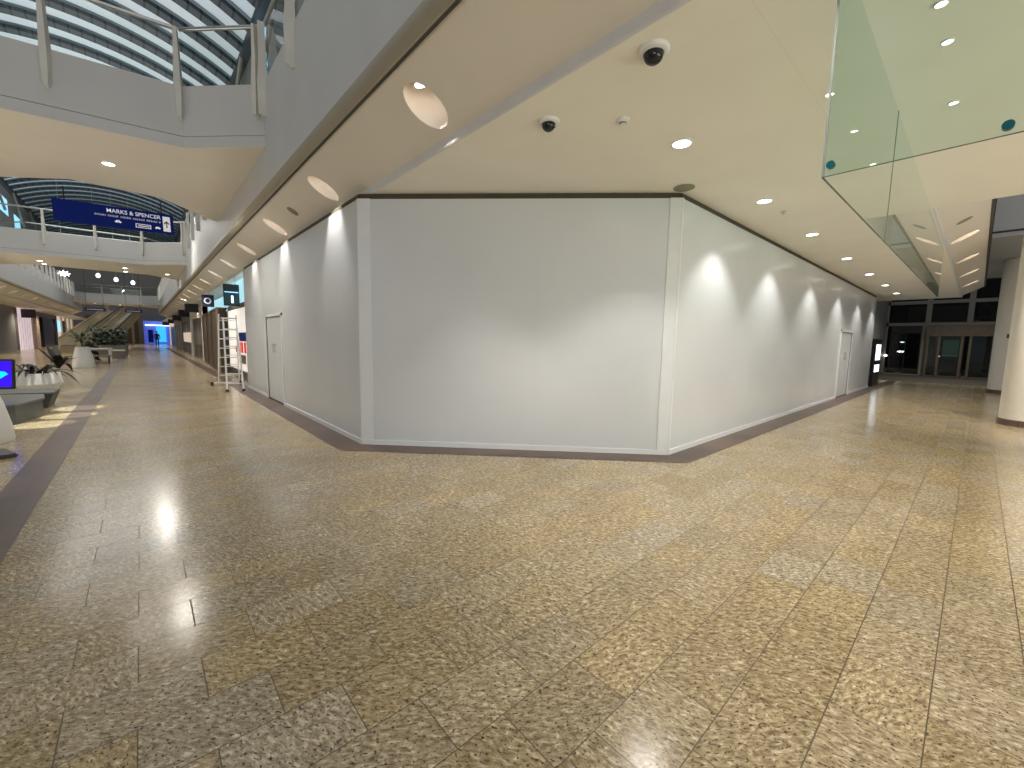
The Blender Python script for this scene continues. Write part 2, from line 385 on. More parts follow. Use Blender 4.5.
SP = 2.945
hole_ys = [3.65 + SP*i for i in range(-2, 21)]
zR = lambda x: 3.51 + TAN*(2.41-x)
spans = [(y-SP/2, y+SP/2) for y in hole_ys]
sm = strip_mesh(1.77, 2.40, zR, spans, [(2.115, y) for y in hole_ys])
o = sm.build('ceiling.003', M['soffit']); struct(o, 'sloped soffit along the right edge of the atrium')
y0s, y1s = spans[0][0], spans[-1][1]
# lip between sloped soffit and flat ceiling
lip = MB().extrude_profile([(0,0,zR(2.398)), (0.004,0,ZC+0.012), (0.014,0,ZC-0.002), (0.024,0,ZC-0.002), (0.024,0,zR(2.398))], (2.398, y0s, 0), (2.398, y1s, 0))
struct(lip.build('trim_6', M['lip'], smooth=False), 'small downturned lip where the sloped soffit meets the ceiling')
# fascia with rounded nosing and shadow groove
def half_round(r, n=8):
    return [(-r*math.cos(-PI/2+PI*i/n), 0, r*math.sin(-PI/2+PI*i/n)) for i in range(n+1)]
ZG = 3.83
nz = MB().extrude_profile([(-0.02,0,0.17),(-0.035,0,0.12),(-0.035,0,0.07),(-0.02,0,0.025),(0.01,0,0.0),(0.03,0,0.0),(0.03,0,0.17)], (1.72, y0s, ZG), (1.70, y1s, ZG))
struct(nz.build('trim_7', M['nosing'], smooth=True), 'rounded nosing under the right gallery edge')
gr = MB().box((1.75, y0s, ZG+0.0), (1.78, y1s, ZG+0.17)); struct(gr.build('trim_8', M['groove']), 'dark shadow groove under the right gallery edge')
wf = MB().box((1.70, y0s, ZG+0.17), (1.82, y1s, 5.55)); struct(wf.build('wall_right_gallery', M['fascia']), 'grey gallery edge wall on the right of the atrium')
struct(MB().box((1.83, y0s, 4.5), (7.0, y1s, 4.65)).build('floor.001', M['soffit']), 'upper gallery floor on the right')

# wall washing recesses
def recess(x, y, zf, flip, label, name='recessed_wall_washer', axis='x', group='wall washers in the right atrium soffit', lit=True, watts=9.0):
    """hole edge follows the slope; flip=+1 light thrown to +x"""
    t = thing(name, label, 'ceiling light', (x, y, 0), 0, group)
    mb = MB(); n = 28; top = max(zf(x-HR), zf(x+HR)) + 0.16
    lo, hi = [], []
    for i in range(n):
        a = 2*PI*i/n; px = HR*math.cos(a); py = HR*math.sin(a)
        lo.append(mb.b.verts.new((px, py, zf(x+px)-0.001))); hi.append(mb.b.verts.new((px, py, top)))
    for i in range(n): mb.b.faces.new((lo[i], lo[(i+1)%n], hi[(i+1)%n], hi[i]))
    mb.b.faces.new(hi)
    mb.build('recess_can', M['recess'], t, smooth=True)
    lx = -flip*0.045; lz = zf(x)+0.18
    d = Vector((flip*0.35, 0, -0.93)).normalized(); c = Vector((lx, 0, lz))
    MB().tube(c - d*0.05, c, 0.072, 0.078, 20).build('lamp_holder', M['steel'], t, smooth=True)
    MB().tube(c + d*0.001, c + d*0.012, 0.064, 0.060, 20).build('lamp', M['washlamp'], t)
    if lit:
        p_ = (x+c.x+d.x*0.03, y, c.z+d.z*0.03)
        light('washer_beam', 'SPOT', p_, watts*15, (1, .92, .86), 0.02, 66, 0.8, target=(x+flip*0.22, y, c.z-1.30))
        light('washer_glow', 'POINT', p_, watts*0.035, (1, .88, .76), 0.03)
    return t
for i, y in enumerate(hole_ys):
    if i < 1: continue
    nth = ORD[i-1] if i-1 < 20 else 'last'
    where = 'lighting the white hoarding' if y < 14 else ('lighting the shopfronts' if y < 30 else 'in the distance')
    recess(2.115, y, zR, 1, 'round recessed wall washer %s, %s from the near end' % (where, nth), lit=(y < 34), watts=9.0 if y < 14 else 14)

# mirrored soffit on the far left of the atrium
MX = -1.5*2
zL = lambda x: 3.51 + TAN*(x + 5.41)
hl = [21.0 + SP*i for i in range(16)]
spl = [(y-SP/2, y+SP/2) for y in hl]; spl = [(5.0, spl[0][0])] + spl
sm = strip_mesh(-5.40, -4.77, zL, spl, [(-5.115, y) for y in hl]); struct(sm.build('ceiling.004', M['soffit']), 'sloped soffit along the left edge of the atrium')
ya, yb = 5.0, spl[-1][1]
struct(MB().box((-5.44, ya, ZC), (-5.40, yb, 3.52)).build('trim_13', M['lip']), 'small lip under the left soffit')
struct(MB().extrude_profile([(0.02,0,0.17),(0.035,0,0.12),(0.035,0,0.07),(0.02,0,0.025),(-0.01,0,0.0),(-0.03,0,0.0),(-0.03,0,0.17)], (-4.72, ya, ZG), (-4.72, yb, ZG)).build('trim_9', M['nosing'], smooth=True), 'rounded nosing under the left gallery edge')
struct(MB().box((-4.82, ya, ZG+0.17), (-4.70, yb, 5.55)).build('wall_left_gallery', M['fascia']), 'grey gallery edge wall on the left of the atrium')
struct(MB().box((-4.83, ya, 4.5), (-9.0, yb, 4.65)).build('floor.002', M['soffit']), 'upper gallery floor on the left')
for i, y in enumerate(hl):
    if i < 2: continue
    recess(-5.115, y, zL, -1, 'recessed wall washer in the left atrium soffit, %s from the near end' % ORD[i-2], group='wall washers in the left atrium soffit', lit=False)
for y in (28, 40, 50, 60, 70): light('left_mall_fill', 'SPOT', (-6.2, y, 3.3), 300, (1, .9, .76), 0.1, 150, 0.8, target=(-6.2, y, 0))  # added fill spots under the left ceiling, not actual fittings

# entrance void on the right: strip along y = .57
def zE(yv): return 3.50 + TAN*(0.56 - yv)
hx = [11.7 + 2.76*i for i in range(4)]
sp = [(8.25, 11.7-1.38)] + [(x-1.38, x+1.38) for x in hx] + [(hx[-1]+1.38, 22.8)]
# build in swapped axes then swap back
sm = strip_mesh(0.05, 0.57, zE, sp, [(0.355, x) for x in hx], HR=HRE)
for v in sm.b.verts: v.co = Vector((v.co.y, v.co.x, v.co.z))
struct(sm.build('ceiling.005', M['soffit']), 'sloped soffit beside the void near the entrance')
struct(MB().extrude_profile([(0,0,0.09),(0,0,0.0),(0,0.012,-0.012),(0,0.03,-0.012),(0,0.03,0.09)], (8.25, 0.56, ZC+0.01), (22.8, 0.56, ZC+0.01)).build('trim_10', M['lip']), 'small lip beside the entrance void')
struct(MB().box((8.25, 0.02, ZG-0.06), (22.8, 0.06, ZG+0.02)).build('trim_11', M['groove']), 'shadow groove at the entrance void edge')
struct(MB().box((8.25, 0.06, ZG-0.01), (22.8, 0.2, 5.8)).build('wall_entrance_gallery', M['fascia']), 'gallery edge wall above the entrance void')
struct(MB().quad((8.25, 0.57, ZC), (8.25, -9, ZC), (8.85, -9, 3.8), (8.85, 0.57, 3.8)).build('ceiling.006', M['soffit']), 'sloped soffit on the near side of the entrance void')
struct(MB().box((17.9, 0.02, 4.62), (27.7, -9, 6.4)).build('wall_entrance_bridge', M['fascia']), 'grey upper bridge over the entrance')
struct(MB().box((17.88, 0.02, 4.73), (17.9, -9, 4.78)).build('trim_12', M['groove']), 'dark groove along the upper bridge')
def recess_e(x, label):
    t = thing('recessed_wall_washer', label, 'ceiling light', (x, 0.355, 0), 0, 'recessed lights beside the entrance void')
    mb = MB(); n = 28; lo, hi = [], []
    for i in range(n):
        a = 2*PI*i/n; px = HRE*math.cos(a); py = HRE*math.sin(a)
        lo.append(mb.b.verts.new((px, py, zE(0.355+py)-0.001))); hi.append(mb.b.verts.new((px, py, zE(0.05)+0.2)))
    for i in range(n): mb.b.faces.new((lo[i], lo[(i+1)%n], hi[(i+1)%n], hi[i]))
    mb.b.faces.new(hi); mb.build('recess_can', M['recess'], t, smooth=True)
    c = Vector((0, 0, zE(0.05)+0.17)); MB().tube(c, c+Vector((0,0,-0.02)), 0.07, 0.07, 20).build('lamp', M['washlamp'], t)
    light('entrance_washer_light', 'POINT', (x, 0.355, c.z-0.07), 0.5, (1, .9, .78), 0.03)
for i, x in enumerate(hx): recess_e(x, 'recessed light in the soffit beside the entrance void, %s from the near end' % ORD[i])

# ------------------------------------------------------------------ ceiling fittings
def downlight(x, y, z, r, label, group, watts, angle=105, small=False, blend=0.7):
    t = thing('downlight', label, 'ceiling light', (x, y, z), 0, group)
    MB().lathe([(r*1.22, 0.0), (r*1.20, -0.006), (r*0.98, -0.010), (r*0.94, 0.0)], n=28, cap=False).build('trim_ring', M['white'], t, smooth=True)
    MB().tube((0, 0, -0.001), (0, 0, -0.005), r*0.95, r*0.95, 28).build('lens', M['lampdim'] if small else M['lamp'], t)
    if watts: light('downlight_beam', 'SPOT', (x, y, z-0.03), watts, (1, .965, .91), r*0.7, angle, blend, target=(x, y, 0))
    return t
row = [4.0, 6.33, 8.74, 11.57, 14.40, 17.2, 19.9]
for i, x in enumerate(row):
    downlight(x, 2.08, ZC, 0.085, 'bright round downlight over the right corridor, %s from the hoarding corner' % ORD[i], 'downlights along the right corridor', 108, angle=100, blend=0.5)
for i, (x, y) in enumerate(((3.45, 0.31), (3.89, 0.30), (4.86, 0.30), (4.04, 0.93), (5.85, 0.91))):
    downlight(x, y, ZC, 0.027, ['small downlight behind the hanging glass near the top edge', 'small downlight behind the hanging glass, second below the top edge',
              'small downlight behind the hanging glass, above the teal fixing disc', 'small downlight showing at the upright edge of the hanging glass',
              'small downlight showing at the lower edge of the hanging glass'][i], 'small downlights behind the hanging glass', 6, small=True)

def dome_camera(x, y, r, label):
    t = thing('dome_camera', label, 'security camera', (x, y, ZC), 0, 'dome cameras on the ceiling')
    MB().lathe([(r*1.62, 0.0), (r*1.62, -0.010), (r*1.50, -0.022), (r*1.15, -0.030), (r*1.08, -0.028)], n=36).build('mounting_ring', M['white'], t, smooth=True)
    MB().lathe([(r*1.04, -0.028), (r*1.02, -0.036)] + [(r*math.cos(a), -0.038-r*0.86*math.sin(a)) for a in [PI/2*i/9 for i in range(1, 9)]] + [(0.004, -0.038-r*0.86)], n=36).build('dome', M['dome'], t, smooth=True)
    MB().box((r*1.2, -0.01, -0.034), (r*1.35, 0.01, -0.024)).build('status_light', M['black'], t)
    return t
dome_camera(2.63, 1.60, 0.062, 'large dark dome camera on the ceiling nearest the viewer')
dome_camera(2.78, 2.69, 0.058, 'dark dome camera on the ceiling in front of the hoarding')
t = thing('smoke_detector', 'small white smoke detector on the ceiling between cameras and downlight', 'smoke detector', (3.23, 2.23, ZC))
MB().lathe([(0.055, 0), (0.055, -0.012), (0.045, -0.022), (0.03, -0.026), (0.028, -0.04), (0.004, -0.045)], n=28).build('detector_body', M['white'], t, smooth=True)
MB().lathe([(0.031, -0.028), (0.031, -0.036)], n=28, cap=False).build('vent_slot', M['black'], t)
t = thing('ceiling_speaker', 'round flush speaker grille on the ceiling above the hoarding corner', 'speaker', (5.12, 2.60, ZC))
MB().lathe([(0.125, 0), (0.125, -0.008), (0.115, -0.012)], n=36).build('rim', M['grille'], t, smooth=True)
MB().lathe([(0.112, -0.010), (0.06, -0.014), (0.002, -0.015)], n=36).build('grille', M['grille'], t, smooth=True)
t = thing('sprinkler', 'small sprinkler head on the ceiling between second and third downlights', 'sprinkler', (7.0, 2.04, ZC+.003))
MB().lathe([(0.04, 0), (0.038, -0.008), (0.012, -0.012), (0.010, -0.035), (0.022, -0.037), (0.022, -0.041)], n=20).build('sprinkler_head', M['steel'], t, smooth=True)
for k, (x, y) in enumerate(((10.6, 1.55), (5.9, 1.35), (13.4, 1.7))):
    pass
def slope_grille(x, y, zf, label, along):
    t = thing('soffit_grille', label, 'vent', (x, y, zf), 0)
    if along == 'y': t.rotation_euler = (0, math.radians(29), 0)
    else: t.rotation_euler = (math.radians(-29), 0, 0)
    MB().lathe([(0.10, 0.004), (0.10, -0.006), (0.085, -0.009)], n=30).build('rim', M['grille'], t, smooth=True)
    MB().lathe([(0.084, -0.007), (0.002, -0.008)], n=30).build('grille', M['grille'], t)
slope_grille(2.10, 8.17, zR(2.10), 'round grey grille in the sloped soffit above the hoarding', 'y')
slope_grille(10.25, 0.34, zE(0.34), 'round grey grille in the sloped soffit beside the entrance void', 'x')

# ------------------------------------------------------------------ white hoarding
HT = 3.355
ho = thing('hoarding', 'white painted hoarding closing off the corner shop unit, with two pairs of doors', 'hoarding')
d45 = (Vector(B) - Vector(A)); ln = d45.length
def wall_with_door(along, c0, c1, fixed, d0, d1, dh, out, m, name):
    """panel on plane; along = 0 (x) or 1 (y); 'out' +-1 normal sign; door gap d0..d1"""
    mb = MB(); th = 0.08
    def bx(a, b, z0, z1):
        if along == 0: mb.box((a, fixed, z0), (b, fixed-out*th, z1))
        else: mb.box((fixed, a, z0), (fixed-out*th, b, z1))
    bx(c0, d0, 0.0, HT); bx(d0, d1, dh, HT); bx(d1, c1, 0.0, HT)
    return mb.build(name, m, ho)
DL = (9.99, 11.45); DR = (15.16, 16.70); DH = 1.955
wall_with_door(1, A[1], 14.1, A[0], DL[0], DL[1], DH, -1, M['hoard_y'], 'side_panel')
wall_with_door(0, B[0], 20.6, B[1], DR[0], DR[1], DH, -1, M['hoard'], 'side_panel')
fp = MB().box((0, 0, 0), (ln, 0.08, HT)).build('front_panel', M['hoard'], ho)
fp.location = (A[0], A[1], 0); fp.rotation_euler = (0, 0, math.atan2(d45.y, d45.x))
# corner posts: board pairs
for (P, w1, w2, dirs) in ((A, 0.02, 0.17, (Vector((0, 1)), d45.normalized())), (B, 0.15, 0.04, (-d45.normalized(), Vector((1, 0))))):
    mb = MB()
    for w, dv in ((w1, dirs[0]), (w2, dirs[1])):
        nrm = Vector((dv.y, -dv.x))
        if nrm.dot(Vector((0, 0)) - Vector(P)) < 0: nrm = -nrm
        p0 = Vector(P); p1 = p0 + dv*w
        q = [p0 + nrm*0.008, p1 + nrm*0.008, p1 - nrm*0.01, p0 - nrm*0.01]
        mb.prism([(v.x, v.y) for v in q], 0.0, HT+0.004)
    mb.build('corner_post', M['hoard_trim'], ho)
sk = MB()
for a_, b_ in (((A[0], 14.1), (A[0], DL[1]+.04)), ((A[0], DL[0]-.04), A), (A, B), (B, (DR[0]-.04, B[1])), ((DR[1]+.04, B[1]), (20.6, B[1]))):
    a_ = Vector(a_); b_ = Vector(b_); dv = (b_-a_).normalized(); nrm = Vector((dv.y, -dv.x))
    if nrm.dot(-a_) < 0: nrm = -nrm
    q = [a_ + nrm*0.016, b_ + nrm*0.016, b_ - nrm*0.004, a_ - nrm*0.004]
    sk.prism([(v.x, v.y) for v in q], 0.0, 0.07)
sk.build('skirting', M['hoard_trim'], ho)
# dark strip standing in for the shaded gap between hoarding and ceiling
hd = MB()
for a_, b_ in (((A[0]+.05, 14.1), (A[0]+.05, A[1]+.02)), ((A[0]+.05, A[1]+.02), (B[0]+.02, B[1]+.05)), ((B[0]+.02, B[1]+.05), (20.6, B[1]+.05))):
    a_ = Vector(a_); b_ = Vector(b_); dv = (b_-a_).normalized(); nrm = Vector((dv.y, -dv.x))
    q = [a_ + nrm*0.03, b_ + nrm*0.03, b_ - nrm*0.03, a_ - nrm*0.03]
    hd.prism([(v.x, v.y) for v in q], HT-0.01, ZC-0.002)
hd.build('gap_shade_strip', M['header'], ho)
def hoarding_door(along, fixed, d0, d1, m, hside):
    s = -1
    def bx(mb, a, b, z0, z1, off0, off1):
        if along == 0: mb.box((a, fixed+off0, z0), (b, fixed+off1, z1))
        else: mb.box((fixed+off0, a, z0), (fixed+off1, b, z1))
    fr = MB(); bx(fr, d0-.055, d0, 0, DH+.055, -.018, .05); bx(fr, d1, d1+.055, 0, DH+.055, -.018, .05); bx(fr, d0-.055, d1+.055, DH, DH+.055, -.018, .05)
    fo = fr.build('door_frame', M['hoard_trim'], ho)
    mid = (d0+d1)/2
    for k, (a_, b_) in enumerate(((d0+.006, mid-.003), (mid+.003, d1-.006))):
        dm = MB(); bx(dm, a_, b_, 0.03, DH-.008, .012, .05)
        do = dm.build('door', m, ho)
        if k != (0 if hside > 0 else 0): continue
        hx_ = mid-.06
        hm = MB(); bx(hm, hx_-.022, hx_+.022, 1.13, 1.34, .012, -.002)
        bx(hm, hx_-.012, hx_+.012, 1.15, 1.17, -.002, -.045); bx(hm, hx_-.012, hx_+.012, 1.30, 1.32, -.002, -.045); bx(hm, hx_-.012, hx_+.012, 1.14, 1.33, -.045, -.03)
        hm.build('door_handle', M['steel'], do)
    th = MB(); bx(th, d0, d1, 0.0, 0.03, .0, .06); th.build('threshold', M['header'], ho)
hoarding_door(1, A[0], DL[0], DL[1], M['hoard_y'], 1)
hoarding_door(0, B[1], DR[0], DR[1], M['hoard'], -1)

# ------------------------------------------------------------------ hanging glass screen
gs = thing('hanging_glass_screen', 'frameless glass downstand hanging from the ceiling, pale green with teal fixing discs', 'glass screen', (0, 0, 0))
GX, GY, GB = 2.635, 0.605, 2.36
MB().quad((GX, GY, GB), (GX, -4.0, GB), (GX, -4.0, ZC), (GX, GY, ZC)).build('front_pane', M['glass'], gs)
gz = lambda x: GB + (x-GX)*0.0155
for a_, b_ in ((GX+.012, 4.72), (4.73, 11.5)):
    MB().quad((a_, GY, gz(a_)), (b_, GY, gz(b_)), (b_, GY, ZC), (a_, GY, ZC)).build('side_pane', M['glass'], gs)
eg = MB(); eg.box((GX-.005, GY-.005, GB), (GX+.005, GY+.005, ZC)); eg.build('upright_edge', M['glass_upright'], gs)
MB().box((GX-.003, GY, GB-.003), (GX+.003, -4.0, GB)).build('lower_edge', M['glass_edge'], gs)
MB().extrude_profile([(0,-.004,-.004),(0,.004,-.004),(0,.004,0),(0,-.004,0)], (GX, GY, gz(GX)), (11.5, GY, gz(11.5))).build('lower_edge', M['glass_edge'], gs)
MB().box((4.722, GY-.003, gz(4.7)), (4.728, GY+.003, ZC)).build('joint', M['glass_joint'], gs)
for y in (GY-.03, 0.0, -0.6, -1.2):
    MB().tube((GX-.012, y, 2.41 if y > .3 else 2.395), (GX+.012, y, 2.41 if y > .3 else 2.395), 0.018, 0.018, 20).build('fixing_disc', M['teal'], gs, smooth=True)

# ------------------------------------------------------------------ balustrade fins
def fin_mesh(bot=5.02, top=6.42):
    """tapered blade: thin in the wall direction, widest at the coping"""
    mb = MB(); prof = [(0.028, bot), (0.042, bot+.03), (0.055, bot+.18), (0.066, 5.50), (0.05, 5.95), (0.035, top-.02), (0.028, top)]
    rings = []
    for w, z in prof:
        d = 0.10 if z < 5.7 else 0.07
        d = 0.05 if z == bot else d
        rings.append([mb.b.verts.new(p) for p in ((-w, 0.02, z), (-w*.6, -d, z), (w*.6, -d, z), (w, 0.02, z))])
    for P, Q in zip(rings, rings[1:]):
        for i in range(4): mb.b.faces.new((P[i], P[(i+1)%4], Q[(i+1)%4], Q[i]))
    mb.b.faces.new(rings[0][::-1]); mb.b.faces.new(rings[-1])
    return mb
def balustrade_run(parent, p0, p1, posts, coping=True):
    """p0->p1 in plan; outward normal is to the right of travel... posts at fractions (m)"""
    p0 = Vector(p0); p1 = Vector(p1); dv = (p1-p0).normalized(); nrm = Vector((dv.y, -dv.x))
    rz = math.atan2(dv.y, dv.x)
    for s in posts:
        o = fin_mesh().build('fin_post', M['whitepaint'], parent, smooth=False)
        q = p0 + dv*s; o.location = (q.x, q.y, 0); o.rotation_euler = (0, 0, rz)
    q0, q1 = p0 - nrm*0.04, p1 - nrm*0.04
    MB().quad((q0.x, q0.y, 5.55), (q1.x, q1.y, 5.55), (q1.x, q1.y, 6.40), (q0.x, q0.y, 6.40)).build('glass_pane', M['glass_clear'], parent)
    MB().tube((q0.x, q0.y, 6.44), (q1.x, q1.y, 6.44), 0.03, None, 12).build('handrail', M['steel'], parent, smooth=True)
    MB().tube((q0.x, q0.y, 5.555), (q1.x, q1.y, 5.555), 0.02, None, 8).build('glass_channel', M['steel'], parent)

rb = thing('balustrade', 'glass balustrade with white fin posts on the right gallery edge, nearest the viewer', 'balustrade')
balustrade_run(rb, (1.70, 8.03), (1.70, y0s), [8.03-y for y in (1.0, 2.8, 4.55, 6.33, 7.97)])
rb = thing('balustrade', 'glass balustrade on the right gallery edge between first and second footbridges', 'balustrade')
balustrade_run(rb, (1.70, 23.6), (1.70, 14.3), [23.6-y for y in (14.4, 16.2, 18.0, 19.9, 21.8, 23.5)])
rb = thing('balustrade', 'glass balustrade on the right gallery edge beyond the second footbridge', 'balustrade')
balustrade_run(rb, (1.70, 58.3), (1.70, 31.0), [0.1+1.85*i for i in range(15)])
lb = thing('balustrade', 'glass balustrade on the left gallery edge before the second footbridge', 'balustrade')
balustrade_run(lb, (-4.70, 15.6), (-4.70, 24.5), [0.1+1.85*i for i in range(5)])
lb = thing('balustrade', 'glass balustrade on the left gallery edge beyond the second footbridge', 'balustrade')
balustrade_run(lb, (-4.70, 30.7), (-4.70, 59.2), [0.1+1.85*i for i in range(16)])

# ------------------------------------------------------------------ footbridges across the atrium
def footbridge(yf, label, depth=3.4, lamps=(), first=False):
    b = thing('footbridge', label, 'footbridge', (0, 0, 0), 0, 'footbridges crossing the atrium')
    ys = yf
    n_ = [(-4.67, ys-0.1), (-3.9, ys+0.62), (0.71, ys), (1.67, ys-1.02)]
    if not first: n_ = [(-4.67, ys-0.5), (-3.9, ys+0.55), (0.30, ys), (1.67, ys-1.45)]
    f_ = [(1.67, ys+depth+1.6), (0.5, ys+depth+.15), (-0.9, ys+depth), (-2.0, ys+depth+.9), (-4.67, ys+depth+2.6)]
    if not first: f_ = [(1.67, ys+depth+1.6), (0.5, ys+depth+.15), (-3.6, ys+depth+.15), (-4.67, ys+depth+1.2)]
    n_ = [((-4.699 if p[0] < -4.6 else 1.699 if p[0] > 1.6 else p[0]), p[1]) for p in n_]; f_ = [((-4.699 if p[0] < -4.6 else 1.699 if p[0] > 1.6 else p[0]), p[1]) for p in f_]
    MB().prism(n_ + f_, 4.59, 4.66).build('soffit', M['soffit'], b)
    MB().prism([(p[0], p[1]+.13) for p in n_] + [(p[0], p[1]-.13) for p in f_], 4.9, 5.0).build('deck', M['soffit'], b)
    def ring(z0, z1, off, th, pts, m, nm):
        mb = MB()
        for p, q in zip(pts, pts[1:]):
            p = Vector(p); q = Vector(q); dv = (q-p).normalized(); nr = Vector((dv.y, -dv.x))
            a = [p+nr*off, q+nr*off, q+nr*(off-th), p+nr*(off-th)]
            mb.prism([(v.x, v.y) for v in a], z0, z1)
        return mb.build(nm, m, b)
    ring(4.775, 5.55, 0.0, 0.12, n_, M['fascia'], 'fascia'); ring(4.76, 4.78, -0.015, 0.1, n_, M['groove'], 'fascia_groove'); ring(4.595, 4.765, 0.004, 0.116, n_, M['fascia'], 'fascia')
    ring(4.595, 5.55, 0.004, 0.12, f_, M['fascia'], 'fascia')
    for p, q in zip(n_, n_[1:]):
        L_ = (Vector(q)-Vector(p)).length
        if L_ > 3: ps = [L_-.03-k*1.5 for k in range(int(L_/1.5)+1) if L_-.03-k*1.5 > 0]
        elif q == n_[-1]: ps = [L_-.10]
        else: ps = [0.05]
        balustrade_run(b, p, q, ps)
    for p, q in zip(f_, f_[1:]): balustrade_run(b, p, q, [])
    for i, (x, y) in enumerate(lamps):
        downlight(x, y, 4.59, 0.09, 'round downlight under the %s, %s of its row' % (label.split(',')[0], ORD[i]), 'downlights under the footbridges', 28, 160)
    return b
footbridge(9.09, 'nearest footbridge, grey edged and glass railed, crossing the atrium', 3.45, ((-0.27, 10.9), (-3.2, 12.2)), True)
footbridge(25.2, 'second footbridge, crossing the atrium behind the blue sign', 3.9, ((-3.1, 27.5), (-3.1, 28.6), (-0.38, 27.2), (-0.39, 28.7), (1.2, 28.2)))
footbridge(60.0, 'third footbridge, far down the atrium above the escalators', 4.0, ((-3.4, 62), (-1.5, 62), (0.5, 62)))

# ------------------------------------------------------------------ vaulted roof
vr = thing('vaulted_skylight', 'barrel vaulted glazed roof of dark ribs and pale panels over the atrium', 'skylight')
VCX, VSP, VR_, VH = -1.5, 11.4, 10.0, 4.75
def arc_pts(n=22, dr=0.0):
    a0 = math.asin(VH/VR_)
    return [(VCX+(VR_+dr)*math.sin(-a0+2*a0*i/n), VSP+(VR_+dr)*math.cos(-a0+2*a0*i/n)-VR_*math.cos(a0)) for i in range(n+1)]
def arc_band(y0, y1, dr0, dr1):
    mb = MB(); P = arc_pts(dr=dr0); Q = arc_pts(dr=dr1)
    V = [[mb.b.verts.new((p[0], y, p[1])) for p in pp] for pp, y in ((P, y0), (P, y1), (Q, y1), (Q, y0))]
    for k in range(4):
        A_, B_ = V[k], V[(k+1) % 4]
        for i in range(len(A_)-1): mb.b.faces.new((A_[i], A_[i+1], B_[i+1], B_[i]))
    for e in (0, -1): mb.b.faces.new([V[k][e] for k in range(4)])
    return mb
rib0 = arc_band(-0.19, 0.19, 0.02, -0.10).build('rib', M['ribdark'], vr)
pan0 = arc_band(-0.34, 0.34, 0.06, 0.10).build('panel', M['roofpanel'], vr, smooth=True)
for i in range(44):
    yy = 11.3 + 1.32*i
    for src, dy in ((rib0, 0), (pan0, 0.66)):
        o = src if i == 0 else src.copy()
        if i: COL.objects.link(o); o.parent = vr
        o.location = (0, yy+dy, 0)
arc_band(10.5, 70, 0.2, 0.24).build('outer_glazing', M['roofblue'], vr)
for sx in (-1, 1):
    MB().box((VCX+sx*(VH-.1), 10, VSP-.25), (VCX+sx*(VH+.12), 70, VSP+.05)).build('edge_beam', M['ribdark'], vr)
struct(MB().box((3.35, -4, 4.6), (3.5, 70, 11.1)).build('wall_upper_right', M['greywall']), 'upper wall behind the right gallery')
struct(MB().box((-6.35, 5, 4.6), (-6.5, 70, 11.1)).build('wall_upper_left', M['greywall']), 'upper wall behind the left gallery')
struct(MB().box((-16, 92, 0), (20, 92.3, 13)).build('wall_far', M['greywall']), 'far end wall of the mall')
for i, (side, y, z0, z1, w) in enumerate(((1, 15.2, 9.7, 11.0, 1.2), (-1, 42.6, 9.3, 10.4, 2.4), (-1, 47.0, 8.9, 9.9, 1.8), (-1, 53, 8.4, 9.0, 1.0), (-1, 57, 8.0, 8.7, 1.4))):
    x = 3.34 if side > 0 else -6.34
    wo = MB().box((x, y, z0), (x-side*.03, y+w, z1)).build('window_%d' % (i+1), M['blueglow']); struct(wo, 'blue lit upper window')
    MB().box((x-side*.03, y-.06, z0-.06), (x-side*.05, y+w+.06, z0)).build('window_sill', M['frame'], wo)
# steel struts at the vault edge
for i, y in enumerate((12, 18, 24, 40, 46, 52)):
    for sx in (-1, 1):
        if (sx < 0) != (i > 2): continue
        MB().tube((VCX+sx*(VH-.1), y, VSP-.2), (VCX+sx*(VH-.1), y+3.0, 9.4), 0.07, None, 10).build('strut', M['frame'], vr, smooth=True)

# ------------------------------------------------------------------ wayfinding sign
SY = 13.15
sg = thing('hanging_sign', 'long navy blue wayfinding sign hanging under the nearest footbridge', 'sign', (-0.25, SY, 4.10), 0)
SLn, SH = 1.97, 0.455
sg.rotation_euler = (0, math.radians(-1.3), 0)
MB().box((-SLn/2, 0, -SH/2), (SLn/2, 0.07, SH/2), 0.006).build('sign_panel', M['navy'], sg)
def text(body, size, loc, m, parent, name='lettering', align='LEFT', rot=(PI/2, 0, 0), bold=0.0, xs=1.0):
    cu = bpy.data.curves.new(name, 'FONT'); cu.body = body; cu.size = size; cu.align_x = align; cu.align_y = 'BOTTOM_BASELINE' if False else 'CENTER'; cu.extrude = 0.002; cu.offset = bold
    tmp = bpy.data.objects.new('tmp', cu); COL.objects.link(tmp)
    bpy.context.view_layer.update()
    me = bpy.data.meshes.new_from_object(tmp.evaluated_get(bpy.context.evaluated_depsgraph_get()))
    bpy.data.objects.remove(tmp)
    me.materials.clear(); me.materials.append(m); me.name = name
    o = bpy.data.objects.new(name, me); COL.objects.link(o); o.parent = parent; o.location = loc; o.rotation_euler = rot; o.scale = (xs, 1, 1)
    return o
text('MARKS & SPENCER', 0.118, (SLn/2-0.23, -0.004, 0.125), M['signwhite'], sg, 'lettering', 'RIGHT', bold=0.001, xs=0.93)
mb = MB(); xx = -0.36; k = 0
while xx < SLn/2-0.25:      # second line: lettering too small to read in the photograph
    w = random.choice((0.022, 0.028, 0.035)); h = random.choice((0.034, 0.040))
    mb.box((xx, -0.004, 0.0), (xx+w*.8, 0, h)); xx += w + (0.03 if k % 6 == 5 else 0.004); k += 1
mb.build('small_lettering', M['signgrey'], sg)
